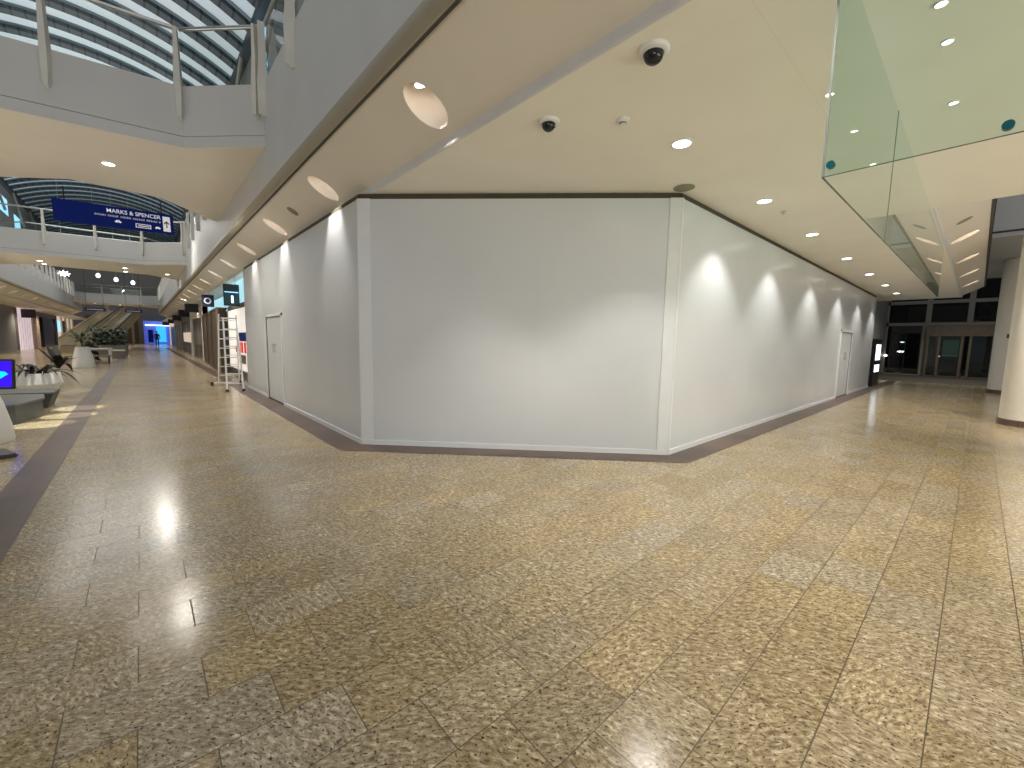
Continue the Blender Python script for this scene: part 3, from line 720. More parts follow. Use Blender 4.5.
def car_icon(x, z, s):
    mb = MB(); P = [(-1,-.35),(-1,.0),(-.75,.1),(-.5,.5),(.4,.5),(.7,.1),(1,0),(1,-.35)]
    A_ = [mb.b.verts.new((x+p[0]*s, -0.004, z+p[1]*s)) for p in P]; B_ = [mb.b.verts.new((x+p[0]*s, 0, z+p[1]*s)) for p in P]
    for i in range(len(P)): mb.b.faces.new((A_[i], A_[(i+1)%8], B_[(i+1)%8], B_[i]))
    mb.b.faces.new(A_)
    for wx in (-.55, .55): mb.tube((x+wx*s, -0.004, z-.38*s), (x+wx*s, 0, z-.38*s), .22*s, None, 12)
    mb.build('car_symbol', M['signwhite'], sg)
car_icon(0.01, -0.085, 0.055); car_icon(0.69, -0.115, 0.05)
mb = MB(); x0, x1, z0, z1 = 0.30, 0.57, -0.165, -0.075
for bx_ in (((x0, z0), (x1, z0+.014)), ((x0, z1-.014), (x1, z1)), ((x0, z0), (x0+.014, z1)), ((x1-.014, z0), (x1, z1)), ((x0+.045, z0+.035), (x1-.03, z1-.035))):
    mb.box((bx_[0][0], -0.004, bx_[0][1]), (bx_[1][0], 0, bx_[1][1]))
mb.build('boxed_symbol', M['signwhite'], sg)
ap = MB().box((0.79, -0.005, -0.175), (0.925, 0, 0.165)).build('arrow_panel', M['signwhite'], sg)
mb = MB(); zc = -0.02
mb.box((0.848, -0.009, zc-.07), (0.868, -0.005, zc+.05))
for s in (-1, 1):
    P = [(0.858, zc+.085), (0.858, zc+.05), (0.858+s*.05, zc+.0), (0.858+s*.05, zc+.03)]
    mb.b.faces.new([mb.b.verts.new((p[0], -0.008, p[1])) for p in P])
mb.build('up_arrow', M['black'], ap)
for x in (-0.80, 0.78):
    MB().tube((x, 0.035, SH/2-.01), (x, 0.035, 0.5), 0.012, None, 10).build('hanger_rod', M['black'], sg)

# ------------------------------------------------------------------ glazed entrance
FX = 33.0
def fbar(mb, y0, y1, z0, z1, d=0.12): mb.box((FX, y0, z0), (FX+d, y1, z1))
fr = MB(); fbar(fr, 3.65, -8, 2.80, 2.98); fbar(fr, 3.65, -8, 4.02, 4.2); fbar(fr, 3.65, -8, 0, 0.05); fbar(fr, 3.65, -8, 5.2, 5.35)
for y in (2.08, -3.2, -6.4): fr.box((FX-.02, y-.10, .05), (FX+.14, y+.10, 2.80))
for y in (2.0, 0.42, -1.2, -2.8, -4.4, -6.0): [fr.box((FX-.02, y-.11, za), (FX+.14, y+.11, zb)) for za, zb in ((2.98, 4.02), (4.2, 5.2))]
fr.box((FX-.03, 3.65, .05), (FX+.14, 3.75, 2.8)); fr.box((FX-.03, 3.65, 2.98), (FX+.14, 3.75, 4.02)); fr.box((FX-.03, 3.65, 4.2), (FX+.14, 3.75, 5.2))
fo = fr.build('window_6', M['frame']); struct(fo, 'glazed entrance front with pale metal framing')
for i, (y0, y1, z0, z1) in enumerate(((3.55, 2.1, 2.98, 4.05), (1.9, .5, 2.98, 4.05), (.34, -1.1, 2.98, 4.05), (-1.3, -2.7, 2.98, 4.05), (3.55, 2.1, 4.2, 5.2), (1.9, .5, 4.2, 5.2), (.34, -1.1, 4.2, 5.2), (-1.3, -2.7, 4.2, 5.2), (-3.3, -8, .05, 5.2))):
    MB().quad((FX+.06, y0, z0), (FX+.06, y1, z0), (FX+.06, y1, z1), (FX+.06, y0, z1)).build('pane', M['glass_night'], fo)
struct(MB().box((FX-.1, 3.75, 0), (FX+.2, 6.5, 6)).build('wall_entrance_left', M['shopmid']), 'wall beside the glazed entrance')
# sliding door on the left
sd = MB(); sd.box((FX+.02, 3.5, 2.38), (FX+.10, 2.18, 2.80)); sd.box((FX+.02, 3.5, 0.05), (FX+.08, 3.44, 2.38)); sd.box((FX+.02, 2.24, .05), (FX+.08, 2.18, 2.38)); sd.box((FX+.03, 2.87, .05), (FX+.07, 2.83, 2.38))
so = sd.build('door_1', M['shopdark']); struct(so, 'dark sliding door at the left of the entrance')
MB().quad((FX+.05, 3.44, .05), (FX+.05, 2.24, .05), (FX+.05, 2.24, 2.38), (FX+.05, 3.44, 2.38)).build('pane', M['glass_night'], so)
# revolving / brown framed door on the right
rd = MB(); rd.box((FX-.5, 1.98, 2.22), (FX+.10, -1.2, 2.80)); ro = rd.build('door_2', M['bronze']); struct(ro, 'bronze framed entrance doors under a bronze head')
jb = MB()
for y in (1.9, 1.45, 0.6, 0.30, -0.5, -1.1): jb.box((FX-.46, y+.05, .02), (FX-.38, y-.05, 2.22))
jb.build('door_stile', M['bronze'], ro)
for y0, y1 in ((1.85, 1.5), (1.4, .65), (.25, -.45), (-.55, -1.05)):
    MB().quad((FX-.42, y0, .05), (FX-.42, y1, .05), (FX-.42, y1, 2.22), (FX-.42, y0, 2.22)).build('pane', M['glass_night'], ro)
MB().box((FX-.44, .60, .02), (FX-.36, .52, 2.2)).build('door_edge', M['black'], ro)
t = thing('entrance_poster', 'dark green poster behind the entrance door glass', 'poster', (FX-.32, 1.0, 1.62))
MB().box((-.01, -.30, -.38), (.01, .30, .38)).build('poster_sheet', M['greensign'], t)
MB().box((-.015, -.30, -.50), (.0, .30, -.40)).build('pale_strip', M['frame'], t)
struct(MB().box((46, -25, -0.1), (46.3, 25, 14)).build('wall_night_backdrop', M['night']), 'added dark backdrop for the night outside the entrance')  # added dark box keeps the bright world out of the entrance glass
struct(MB().box((FX+.3, -12, 8), (46, 12, 8.2)).build('ceiling.007', M['night']), 'added dark lid over the night backdrop outside the entrance')
struct(MB().box((FX+.3, 12, 0), (46, 12.3, 8.2)).build('wall_night_backdrop_left', M['night'])); struct(MB().box((FX+.3, -12, 0), (46, -12.3, 8.2)).build('wall_night_backdrop_right', M['night']))
for i, (y, z, s, m_, lb) in enumerate(((3.0, 1.95, .12, 'lampblue', 'small blue white street lamp outside the entrance door'), (3.1, 1.28, .2, 'lampdim', 'wide pale light outside the left entrance door'), (1.55, 1.0, .09, 'lampdim', 'small white light outside the bronze entrance doors'))):
    t = thing('street_light', lb, 'light', (40 + 1.2*i, y*1.2, 0))
    MB().lathe([(s*.2, z-s*.3), (s, z-s*.1), (s, z+s*.1), (s*.2, z+s*.3)], n=16).build('lamp', M[m_], t, smooth=True)
    MB().tube((0, 0, 0), (0, 0, z-.02), 0.03, None, 8).build('pole', M['night'], t)
t = thing('wall_lamp', 'small white lamp on the wall left of the entrance', 'light', (FX-.1, 3.62, 1.08))
MB().lathe([(.02, -.06), (.07, -.03), (.07, .03), (.02, .06)], n=16).build('lamp', M['lampdim'], t, smooth=True); MB().box((0, -.03, -.03), (.1, .03, .03)).build('bracket', M['steel'], t)
struct(MB().box((20.62, 2.9, 0), (20.8, 8, 4.6)).build('wall_corridor_end', M['shopmid']))
struct(MB().box((20.8, 3.75, 0), (33, 4.0, 4.6)).build('wall_lobby_left', M['greywall']), 'grey lobby wall beyond the hoarding')

# columns
def column(x, y, r, h, label):
    t = thing('column', label, 'column', (x, y, 0))
    MB().lathe([(r, 0.12), (r, h)], n=40).build('shaft', M['column'], t, smooth=True)
    MB().lathe([(r+.02, 0), (r+.02, .11), (r, .125)], n=40).build('base_band', M['brown_granite'], t, smooth=True)
    return t
column(13.25, -0.87, 0.47, 8.0, 'round cream column at the right, nearer one, with brown base')
c2 = column(22.6, -0.83, 0.50, 4.6, 'round cream column at the right, farther one, near the entrance')
MB().box((-.58, .12, 1.92), (-.44, .22, 2.06)).build('call_box', M['black'], c2)

# advertising totem
t = thing('display_totem', 'black upright advertising totem with lit white screens past the right hoarding', 'totem', (22.0, 2.75, 0))
MB().box((-.75, -.10, .02), (.75, .10, 1.86), .02).build('cabinet', M['black'], t)
for z0, z1 in ((1.02, 1.64), (.55, .84)): MB().box((-.55, -.108, z0), (.55, -.10, z1)).build('screen', M['screenwhite'], t)
MB().box((-.78, -.13, 0), (.78, .13, .03)).build('plinth', M['black'], t)

# ------------------------------------------------------------------ ladder
ld = thing('step_ladder', 'aluminium step ladder standing open beside the end of the hoarding', 'ladder')
def lerp(a, b, t_): return tuple(a[i]+(b[i]-a[i])*t_ for i in range(3))
FL0, FL1 = (1.66, 13.36, 0.02), (1.86, 15.05, 2.02); FR0, FR1 = (2.03, 13.30, 0.02), (2.19, 15.05, 2.02)
RL0, RL1 = (1.69, 15.25, 0.08), (1.77, 15.18, 2.14); RR0, RR1 = (2.22, 15.25, 0.08), (2.21, 15.18, 2.14)
for a_, b_ in ((FL0, FL1), (FR0, FR1)): MB().tube(a_, b_, 0.024, 0.022, 8).build('front_stile', M['alu'], ld)
for a_, b_ in ((RL0, RL1), (RR0, RR1)): MB().tube(a_, b_, 0.020, 0.02, 8).build('rear_stile', M['alu'], ld)
for i in range(8):
    t_ = 0.09 + i*0.125
    a_, b_ = lerp(FL0, FL1, t_), lerp(FR0, FR1, t_)
    MB().box((a_[0], a_[1]-.04, a_[2]-.012), (b_[0], b_[1]+.04, b_[2]+.012)).build('tread', M['alu'], ld)
for i in range(7):
    t_ = 0.1 + i*0.135
    MB().tube(lerp(RL0, RL1, t_), lerp(RR0, RR1, t_), 0.014, None, 8).build('rear_rung', M['alu'], ld)
MB().tube((1.54, 15.25, .06), (2.26, 15.25, .06), .03, None, 10).build('stabiliser_bar', M['alu'], ld)
for x in (1.49, 2.22): MB().box((x, 15.19, 0.002), (x+.07, 15.31, .11), .01).build('rubber_foot', M['black'], ld)
for p in (FL0, FR0): MB().box((p[0]-.035, p[1]-.04, 0.002), (p[0]+.035, p[1]+.04, .06), .008).build('rubber_foot', M['black'], ld)
MB().tube((1.755, 14.2, .98), (1.73, 15.2, .75), .008, None, 6).build('spreader_strap', M['black'], ld)
MB().box((1.80, 15.0, 2.0), (2.22, 15.22, 2.04), .01).build('top_cap', M['alu'], ld)

# ------------------------------------------------------------------ shops on the right beyond the hoarding
SXR = 2.75
sh = thing('shopfront', 'bright lit shop just past the hoarding, behind the ladder', 'shop', (0, 0, 0))
MB().box((2.66, 19.75, 0), (7, 19.9, ZC-.02)).build('back_wall', M['shopmid'], sh)
MB().box((2.60, 14.9, 0.3), (2.66, 19.7, 2.45)).build('lit_display_wall', M['shopwhite'], sh)
MB().box((2.62, 14.2, 2.45), (SXR+.4, 19.9, 2.62)).build('bulkhead', M['shopmid'], sh)
MB().box((2.62, 14.3, 2.66), (2.70, 19.7, 3.40)).build('clerestory', M['skyglow'], sh)
MB().box((2.32, 14.13, 0), (2.38, 14.22, ZC-.02)).build('end_post', M['steel'], sh)
MB().box((2.42, 14.3, 0.02), (2.62, 14.6, 2.44)).build('door_jamb', M['shopwhite'], sh)
MB().box((2.56, 15.0, 0), (2.8, 19.6, .3)).build('plinth', M['shopdark'], sh)
for i, y in enumerate((16.2, 16.75, 17.2, 17.9)):
    h = .36 if i < 3 else .2
    MB().box((2.585, y, .92), (2.60, y+.30, .92+h)).build('red_letter', M['red'], sh)
MB().box((2.585, 16.0, 1.32), (2.60, 17.6, 1.62)).build('poster', M['navy'], sh)
MB().box((2.585, 16.3, .55), (2.60, 17.5, .85)).build('poster', M['shopmid'], sh)
# hanging dark screen and ring sign
t = thing('hanging_screen', 'dark hanging screen with teal and white picture above the ladder', 'screen', (2.44, 16.9, 3.0))
MB().box((-.31, -.04, -.50), (.14, .04, .22), .01).build('housing', M['black'], t)
MB().box((-.28, -.046, -.06), (.11, -.04, -.03)).build('picture_bar', M['blueglow'], t)
MB().box((-.10, -.046, -.40), (-.04, -.04, -.16)).build('picture', M['screenwhite'], t)
MB().box((-.29, -.045, -.46), (.12, -.041, -.0)).build('picture_ground', mat('teal_picture', (.006, .02, .026), .3, emit=(.01, .06, .075), estr=.3), t)
for x in (-.2, .04): MB().tube((x, 0, .21), (x, 0, ZC-3.0), .012, None, 8).build('hanger_rod', M['steel'], t)
t = thing('blade_sign', 'dark projecting shop sign with a pale ring on it', 'sign', (2.5, 24.6, 3.13))
MB().box((-.26, -.05, -.28), (.22, .05, .28), .01).build('sign_panel', M['purple'], t)
mb = MB(); n = 28
for r0, r1 in ((.15, .09),):
    P = [mb.b.verts.new((-.04+r0*math.cos(2*PI*i/n), -.056, r0*math.sin(2*PI*i/n))) for i in range(n)]; Q = [mb.b.verts.new((-.04+r1*math.cos(2*PI*i/n), -.056, r1*math.sin(2*PI*i/n))) for i in range(n)]
    for i in range(n): mb.b.faces.new((P[i], P[(i+1)%n], Q[(i+1)%n], Q[i]))
mb.build('ring_emblem', M['signgrey'], t)
MB().tube((0, 0, .27), (0, 0, ZC-3.13), .015, None, 8).build('hanger_rod', M['steel'], t)
tb = thing('shopfront', 'closed brown timber shopfront beyond the lit shop', 'shop', (0, 0, 0))
MB().prism([(2.32, 20.3), (2.62, 20.3), (3.0, 30.0), (2.70, 30.0)], 0, 2.55).build('timber_screen', M['wood'], tb)
for y in (20.25, 23.3, 26.3, 29.3): MB().box((2.30+(y-20.3)*.039, y, 0), (2.36+(y-20.3)*.039, y+.16, 2.6)).build('timber_post', M['tan'] if y < 21 else M['wood'], tb)
MB().box((2.95, 20.3, 2.62), (3.02, 29.5, 3.3)).build('clerestory', M['skyglow'], tb)
MB().prism([(2.30, 20.3), (2.66, 20.3), (3.04, 30.0), (2.68, 30.0)], 2.55, 2.62).build('head_rail', M['wood'], tb)
def right_shop(y0, y1, wall, opening, sign, lb, sgl, inset=0.0, lit=None):
    s = thing('shopfront', lb, 'shop')
    MB().box((2.85+inset, y0, 0), (3.1+inset, y1, 2.7)).build('glazing', opening, s)
    MB().box((2.75+inset, y0, 0), (3.0+inset, y0+.7, ZC-.02)).build('pier', wall, s)
    MB().box((2.75+inset, y1-.7, 0), (3.0+inset, y1, ZC-.02)).build('pier', wall, s)
    MB().box((2.78+inset, y0, 2.6), (3.0+inset, y1, ZC-.02)).build('fascia_board', wall, s)
    for k in range(1, 4):
        y = y0+(y1-y0)*k/4; MB().box((2.82+inset, y-.04, 0), (2.86+inset, y+.04, 2.6)).build('mullion', M['frame'], s)
    if lit: MB().box((2.80+inset, y0+1.2, .9), (2.84+inset, y1-1.2, 1.7)).build('lit_window', lit, s)
    g = thing('blade_sign', sgl, 'sign', (2.36+inset, y0+1.0, 3.1))
    MB().box((-.33, -.05, -.25), (.33, .05, .25), .01).build('sign_panel', sign, g)
    MB().box((.33, -.02, .1), (.39, .02, .14)).build('bracket', M['steel'], g)
right_shop(30.4, 38.5, M['column'], M['shopdark'], M['purple'], 'cream piered shop with dark glazing on the right, next after the timber screen', 'dark projecting sign over the cream piered shop', lit=M['shopmid'])
right_shop(38.7, 50, M['greywall'], M['shopdark'], M['purple'], 'grey fronted shop on the right with a lit window, farther along', 'dark projecting sign over the grey fronted shop', .15, lit=M['cream'])
right_shop(50.2, 64, M['tan'], M['shopmid'], M['shopdark'], 'distant tan shopfront on the right before the last one', 'small dark projecting sign far along the right side', .3)
right_shop(64.2, 80, M['cream'], M['shopdark'], M['shopdark'], 'last cream lit shopfront at the far right end of the mall', 'farthest dark projecting sign on the right side', .5)

# ------------------------------------------------------------------ shops on the left
XL = -7.3
def left_box(parent, name, y0, y1, z0, z1, m, d=0.0, th=.2): return MB().box((XL+d, y0, z0), (XL+d-th, y1, z1)).build(name, m, parent)
struct(MB().box((XL, 20, 0), (XL-.2, 51.0, ZC)).build('wall_left', M['greywall']), 'plain grey shop wall on the left of the mall')
s = thing('shopfront', 'pink lit shopfront with a dark purple sign on the left side', 'shop')
left_box(s, 'lit_panel', 51.0, 57.0, 0, ZC-.02, M['pink']); left_box(s, 'side_pier', 50.5, 51.1, 0, ZC-.02, M['shopmid'], .05)
for k in range(1, 6): left_box(s, 'panel_joint', 51+k, 51.03+k, 0, 2.9, M['frame'], .01, .02)
MB().box((XL+.9, 52.2, 2.65), (XL+.1, 52.35, 3.35)).build('sign_panel', M['purple'], s)
left_box(s, 'end_pier', 57.0, 58.6, 0, ZC-.02, M['tan'], .12)
s = thing('shopfront', 'dark doorway shop next to the pink lit one', 'shop')
left_box(s, 'back_wall', 58.6, 72, 0, ZC-.02, M['shopmid'], -.3); left_box(s, 'doorway', 63.5, 70, 0, 3.0, M['shopdark'], -.05); left_box(s, 'pier', 58.6, 61.0, 0, ZC-.02, M['tan']); left_box(s, 'fascia_board', 58.6, 72, 3.0, ZC-.02, M['wood'], .02)
left_box(s, 'pier', 71.0, 72.4, 0, ZC-.02, M['purple'], .03)
s = thing('shopfront', 'far left shop with pale glazed windows below the escalator', 'shop')
left_box(s, 'glazing', 72.4, 90, 0, ZC-.02, M['cream'], -.1)
for k in range(4): left_box(s, 'pier', 76+4*k, 77+4*k, 0, ZC-.02, M['column'], .03)
left_box(s, 'dark_window', 78, 81, .6, 3.0, M['shopdark'], -.05); left_box(s, 'lit_window', 73, 75.8, 1.6, 2.9, M['blueglow'], -.05)

# far end: blue lit shop
s = thing('shopfront', 'blue lit shop at the far end of the mall behind the walking person', 'shop')
MB().box((.4, 88, 0), (4.6, 88.3, 3.6)).build('blue_wall', M['bluewall'], s); MB().box((1.9, 87.8, .3), (3.1, 88, 2.7)).build('cyan_screen', M['cyanwall'], s)
MB().box((.6, 87.7, 2.85), (3.6, 88, 3.02)).build('light_bar', M['screenwhite'], s); MB().box((2.6, 84, 2.9), (4.6, 84.2, 3.4)).build('dark_header', M['shopdark'], s)
MB().box((-.2, 87.6, 0), (.4, 88.3, 4.2)).build('pier', M['shopmid'], s); MB().box((.9, 87.75, .2), (1.5, 87.95, 2.2)).build('window', M['navy'], s)
s = thing('shopfront', 'brown timbered shop at the far end beneath the footbridge, left of the blue one', 'shop')
MB().box((-6, 88, 0), (-.2, 88.3, 4.2)).build('timber_wall', M['wood'], s)
for k in range(4): MB().box((-5.5+1.5*k, 87.9, 0), (-5.2+1.5*k, 88, 3.6)).build('pilaster', M['tan'], s)

# ------------------------------------------------------------------ escalators
def escalator(p0, p1, w, label):
    e = thing('escalator', label, 'escalator'); p0 = Vector(p0); p1 = Vector(p1); d = (p1-p0); h = Vector((d.x, d.y, 0)).normalized(); s = Vector((h.y, -h.x, 0))
    def para(z0, z1, s0, s1, name, m):
        mb = MB(); v = [[mb.b.verts.new(p + s*q + Vector((0, 0, z))) for q, z in ((s0, z0), (s1, z0), (s1, z1), (s0, z1))] for p in (p0, p1)]
        for i in range(4): mb.b.faces.new((v[0][i], v[0][(i+1)%4], v[1][(i+1)%4], v[1][i]))
        mb.b.faces.new(v[0]); mb.b.faces.new(v[1][::-1]); return mb.build(name, m, e)
    para(-.55, -.05, -w/2, w/2, 'truss', M['escunder']); para(-.5, .5, -w/2-.06, -w/2, 'side_cladding', M['escal']); para(-.5, .5, w/2, w/2+.06, 'side_cladding', M['escal'])
    para(.5, .57, -w/2-.08, -w/2+.03, 'handrail', M['tan']); para(.5, .57, w/2-.03, w/2+.08, 'handrail', M['black'])
    mb = MB(); n = 24
    for i in range(n):
        a_ = p0 + d*(i/n); b_ = p0 + d*((i+1)/n)
        q = [a_ - s*(w/2-.05), a_ + s*(w/2-.05), Vector((b_.x, b_.y, a_.z)) + s*(w/2-.05), Vector((b_.x, b_.y, a_.z)) - s*(w/2-.05)]
        mb.quad(*[tuple(x) for x in q])
        mb.quad(tuple(q[3]), tuple(q[2]), tuple(b_ + s*(w/2-.05)), tuple(b_ - s*(w/2-.05)))
    mb.build('steps', M['steel'], e); return e
escalator((-4.1, 45.5, .55), (-1.75, 58.0, 3.75), .9, 'cream sided escalator rising to the third footbridge, left one')
escalator((-2.55, 47.0, .55), (-.45, 58.6, 3.75), .9, 'cream sided escalator rising to the third footbridge, right one')
for i, (x, y, w) in enumerate(((-2.75, 50, 1.3), (-.35, 50, 1.15))):
    t = thing('hanging_sign', ['dark hanging sign in the distance above the left escalator', 'dark hanging sign in the distance right of the escalators'][i], 'sign', (x, y, 3.5))
    MB().box((-w/2, 0, -.13), (w/2, .08, .13), .01).build('sign_panel', M['purple'], t)
    mb = MB()
    for k in range(9): mb.box((-w*.38+k*w*.085, -.006, -.04), (-w*.38+k*w*.085+w*.06, 0, .03))
    mb.build('small_lettering', M['signgrey'], t)
    for x_ in (-w*.4, w*.4): MB().tube((x_, .04, .12), (x_, .04, 5.2), .012, None, 6).build('hanger_rod', M['black'], t)

# ------------------------------------------------------------------ far pendant lamps
for i, (x, y, z) in enumerate(((-2.17, 45, 5.85), (-1.19, 45, 5.65), (-.23, 45, 5.52))):
    t = thing('pendant_lamp', 'cool white pendant lamp beyond the second footbridge, %s of three from the left' % ORD[i], 'lamp', (x, y, z), 0, 'pendant lamps beyond the second footbridge')
    MB().lathe([(.02, .18), (.10, .13), (.13, 0), (.10, -.12), (.02, -.15)], n=18).build('globe', M['lampblue'], t, smooth=True)
    MB().tube((0, 0, .2), (0, 0, 6.4), .01, None, 6).build('cable', M['steel'], t)
t = thing('star_lamp', 'white star shaped light cluster above the left gallery rail', 'lamp', (-3.85, 44, 5.7))
MB().tube((0, .1, 0), (0, .1, 6.5), .01, None, 6).build('cable', M['steel'], t)
mb = MB()
for k in range(4):
    a = PI*k/4+.1; mb.tube((-.30*math.cos(a), 0, -.22*math.sin(a)), (.30*math.cos(a), 0, .22*math.sin(a)), .025, None, 6)
mb.build('star_arms', M['lampdim'], t); MB().tube((0, .1, -1.0), (0, .1, 0), .03, None, 8).build('mast', M['whitepaint'], t); MB().tube((0, .1, 0), (-.8, .1, 0), .02, None, 8).build('bracket', M['whitepaint'], t)
for i, (x, z, r) in enumerate(((-1.66, 2.1, .3), (-2.2, 1.75, .22), (-1.2, 2.45, .14))):
    t = thing('globe_lamp', ['large warm globe lamp glowing beyond the hedge', 'smaller warm globe lamp low beside the hedge', 'small warm globe lamp highest of three beyond the hedge'][i], 'lamp', (x, 70, z))
    MB().lathe([(r*math.sin(PI*k/10)+.002, -r*math.cos(PI*k/10)) for k in range(11)], n=18).build('globe', M['lampwarm'], t, smooth=True)
    MB().tube((0, 0, -z), (0, 0, -r*.9), .03, None, 8).build('stem', M['black'], t)

# ------------------------------------------------------------------ seating area on the left
def planter(x, y, label, s=1.0):
    t = thing('tapered_planter', label, 'planter', (x, y, 0))
    MB().lathe([(.465*s, 0), (.475*s, .03), (.455*s, .22), (.40*s, .52), (.32*s, .80), (.28*s, .90), (.265*s, .90), (.27*s, .84)], n=36).build('pot', M['white'], t, smooth=True)
    MB().lathe([(.262*s, .845), (.01, .86)], n=24, cap=False).build('soil', M['soil'], t)
    return t
def leaf_mesh(mb, base, az, length, lift, width, droop, n=7):
    d = Vector((math.cos(az), math.sin(az), 0)); s = Vector((-d.y, d.x, 0)); prev = None
    for i in range(n+1):
        u = i/n; p = Vector(base) + d*length*u*(1-.15*u) + Vector((0, 0, lift*u*2 - droop*u*u*2.2))
        w = width*math.sin(PI*min(1, .06+u*.94))**.8
        a = mb.b.verts.new(p - s*w); c = mb.b.verts.new(p - Vector((0, 0, w*.25))); b_ = mb.b.verts.new(p + s*w)
        if prev: mb.b.faces.new((prev[0], prev[1], c, a)); mb.b.faces.new((prev[1], prev[2], b_, c))
        prev = (a, c, b_)
planter(-1.86, 8.85, 'white tapered planter at the left edge of the view, nearest')
p2 = planter(-1.93, 26.0, 'white tapered planter holding a small palm, beyond the bench', .76)
MB().lathe([(.05, .8), (.045, 1.0), (.05, 1.25)], n=10).build('palm_trunk', M['wood'], p2, smooth=True)
mb = MB()
for k in range(22): leaf_mesh(mb, (0, 0, 1.0+.25*random.random()), 2*PI*k/22*5+random.random(), .55+.25*random.random(), .30+.35*random.random(), .05, .22+.3*random.random())
mb.build('palm_fronds', M['palm'], p2, smooth=True)
# dark grey faceted bench in two blocks
bn = thing('faceted_bench', 'dark grey faceted bench block beside the brown floor band', 'bench')
MB().prism([(-1.58, 10.28), (-1.38, 11.10), (-1.46, 11.75), (-2.3, 12.1), (-3.0, 11.4), (-2.7, 10.3), (-2.1, 9.95)], 0.0, .30).build('seat_block', M['darkgrey'], bn)
MB().prism([(-1.57, 10.24), (-1.35, 11.10), (-1.44, 11.78), (-2.3, 12.13), (-3.0, 11.4), (-2.7, 10.3), (-2.1, 9.92)], .30, .33).build('seat_top', M['benchtop'], bn)
b2 = thing('faceted_bench', 'dark grey rear bench block with a slanted end, behind the front block', 'bench')
mb = MB(); lo = [(-1.46, 12.2), (-1.44, 12.9), (-2.6, 13.4), (-3.2, 12.6)]; hi = [(-1.36, 12.15), (-1.34, 12.95), (-2.6, 13.45), (-3.2, 12.55)]
A_ = [mb.b.verts.new((p[0], p[1], 0)) for p in lo]; B_ = [mb.b.verts.new((p[0], p[1], .29)) for p in hi]
for i in range(4): mb.b.faces.new((A_[i], A_[(i+1)%4], B_[(i+1)%4], B_[i]))
mb.b.faces.new(A_[::-1]); mb.b.faces.new(B_); mb.build('seat_block', M['darkgrey'], b2)
MB().prism([(p[0], p[1]) for p in hi], .29, .315).build('seat_top', M['benchtop'], b2)
# tilted screen on the bench
sc = thing('display_screen', 'tilted black framed screen showing bright blue, at the left edge', 'screen', (-1.98, 11.0, .36), math.radians(-8))
SW, SHH, tl = .62, .52, math.radians(-10)
def tilt(o): o.rotation_euler = (tl, 0, math.radians(0)); return o
tilt(MB().box((-SW/2, 0, .16), (SW/2, .06, .16+SHH), .012).build('bezel', M['black'], sc))
tilt(MB().box((-SW/2+.035, -.004, .20), (SW/2-.035, 0, .12+SHH), 0).build('screen', M['screenblue'], sc))
mb = MB(); P = [(-.2, .30), (.10, .30), (.24, .42), (.20, .46), (.02, .48), (-.2, .46)]
mb.b.faces.new([mb.b.verts.new((p[0], -.006, p[1])) for p in P]); tilt(mb.build('cyan_shape', M['screencyan'], sc))
MB().box((-.05, .02, .0), (.05, .08, .22)).build('stand', M['black'], sc)
# faceted white planter with drooping dark plant
hp = thing('faceted_planter', 'low white faceted planter with a dark arching plant, behind the bench', 'planter', (-1.98, 15.4, 0), .3)
mb = MB(); rings = []
for r, z in ((.30, 0), (.46, .24), (.42, .50), (.37, .50), (.36, .44)):
    rings.append([mb.b.verts.new((r*math.cos(PI/3*i), r*math.sin(PI/3*i), z)) for i in range(6)])
for P, Q in zip(rings, rings[1:]):
    for i in range(6): mb.b.faces.new((P[i], P[(i+1)%6], Q[(i+1)%6], Q[i]))
mb.b.faces.new(rings[0][::-1]); mb.b.faces.new(rings[-1]); mb.build('pot', M['white'], hp)
mb = MB()
for k in range(22): leaf_mesh(mb, (random.uniform(-.15, .15), random.uniform(-.15, .15), .46), 2*PI*k/22+random.random()*.2, .6+.45*random.random(), .22+.22*random.random(), .028+.02*random.random(), .18+.22*random.random())
mb.build('foliage', M['leaf'], hp, smooth=True)
inv = Matrix.Rotation(-.3, 3, 'Z')
mb = MB(); head = inv @ Vector((.50, -1.0, 0)); head.z = .66
for q in (-.05, .0, .05):
    mb.tube((q, 0, .45), (head.x*.55, head.y*.55+q, .72), .014, .012, 6); mb.tube((head.x*.55, head.y*.55+q, .72), tuple(head), .012, .010, 6)
for k in range(13): leaf_mesh(mb, tuple(head), 2*PI*k/13+random.random()*.3, .32+.16*random.random(), .20+.26*random.random(), .05+.03*random.random(), .10+.26*random.random())
mb.build('arching_stem', M['leaf'], hp, smooth=True)
o = MB().box((-.16, -.22, 0), (.16, .22, .045), .015).build('stanchion_foot', M['black']); o.location = (-1.40, 7.72, 0.002); o.rotation_euler = (0, 0, .35)
tag(o, 'flat black base plate lying on the floor at the left edge', 'base plate')
# table, seats, hedge
tb = thing('long_table', 'pale topped table beyond the palm planter', 'table', (-1.62, 30.2, 0))
MB().box((-.50, -.9, .66), (.45, .9, .72), .01).build('table_top', M['tabletop'], tb)
for sx in (-.42, .38):
    for sy in (-.8, .8): MB().box((sx-.03, sy-.03, 0), (sx+.03, sy+.03, .66)).build('leg', M['white'], tb)
st = thing('bench', 'low dark bench under the edge of the pale table', 'bench', (-1.55, 28.7, 0))
MB().box((-.45, -.25, .36), (.4, .25, .43), .01).build('seat', M['shopmid'], st)
for sx in (-.36, .32): MB().box((sx-.03, -.2, 0), (sx+.03, .2, .36)).build('leg', M['black'], st)
o = MB().box((-.17, -.12, 0), (.17, .12, .03), .006).build('white_tray', M['white']); o.location = (-1.45, 29.9, .722); tag(o, 'white tray lying on the pale table', 'tray')
hb = thing('hedge_planter', 'long grey trough planted with a dark green hedge', 'planter', (-1.62, 41, 0))
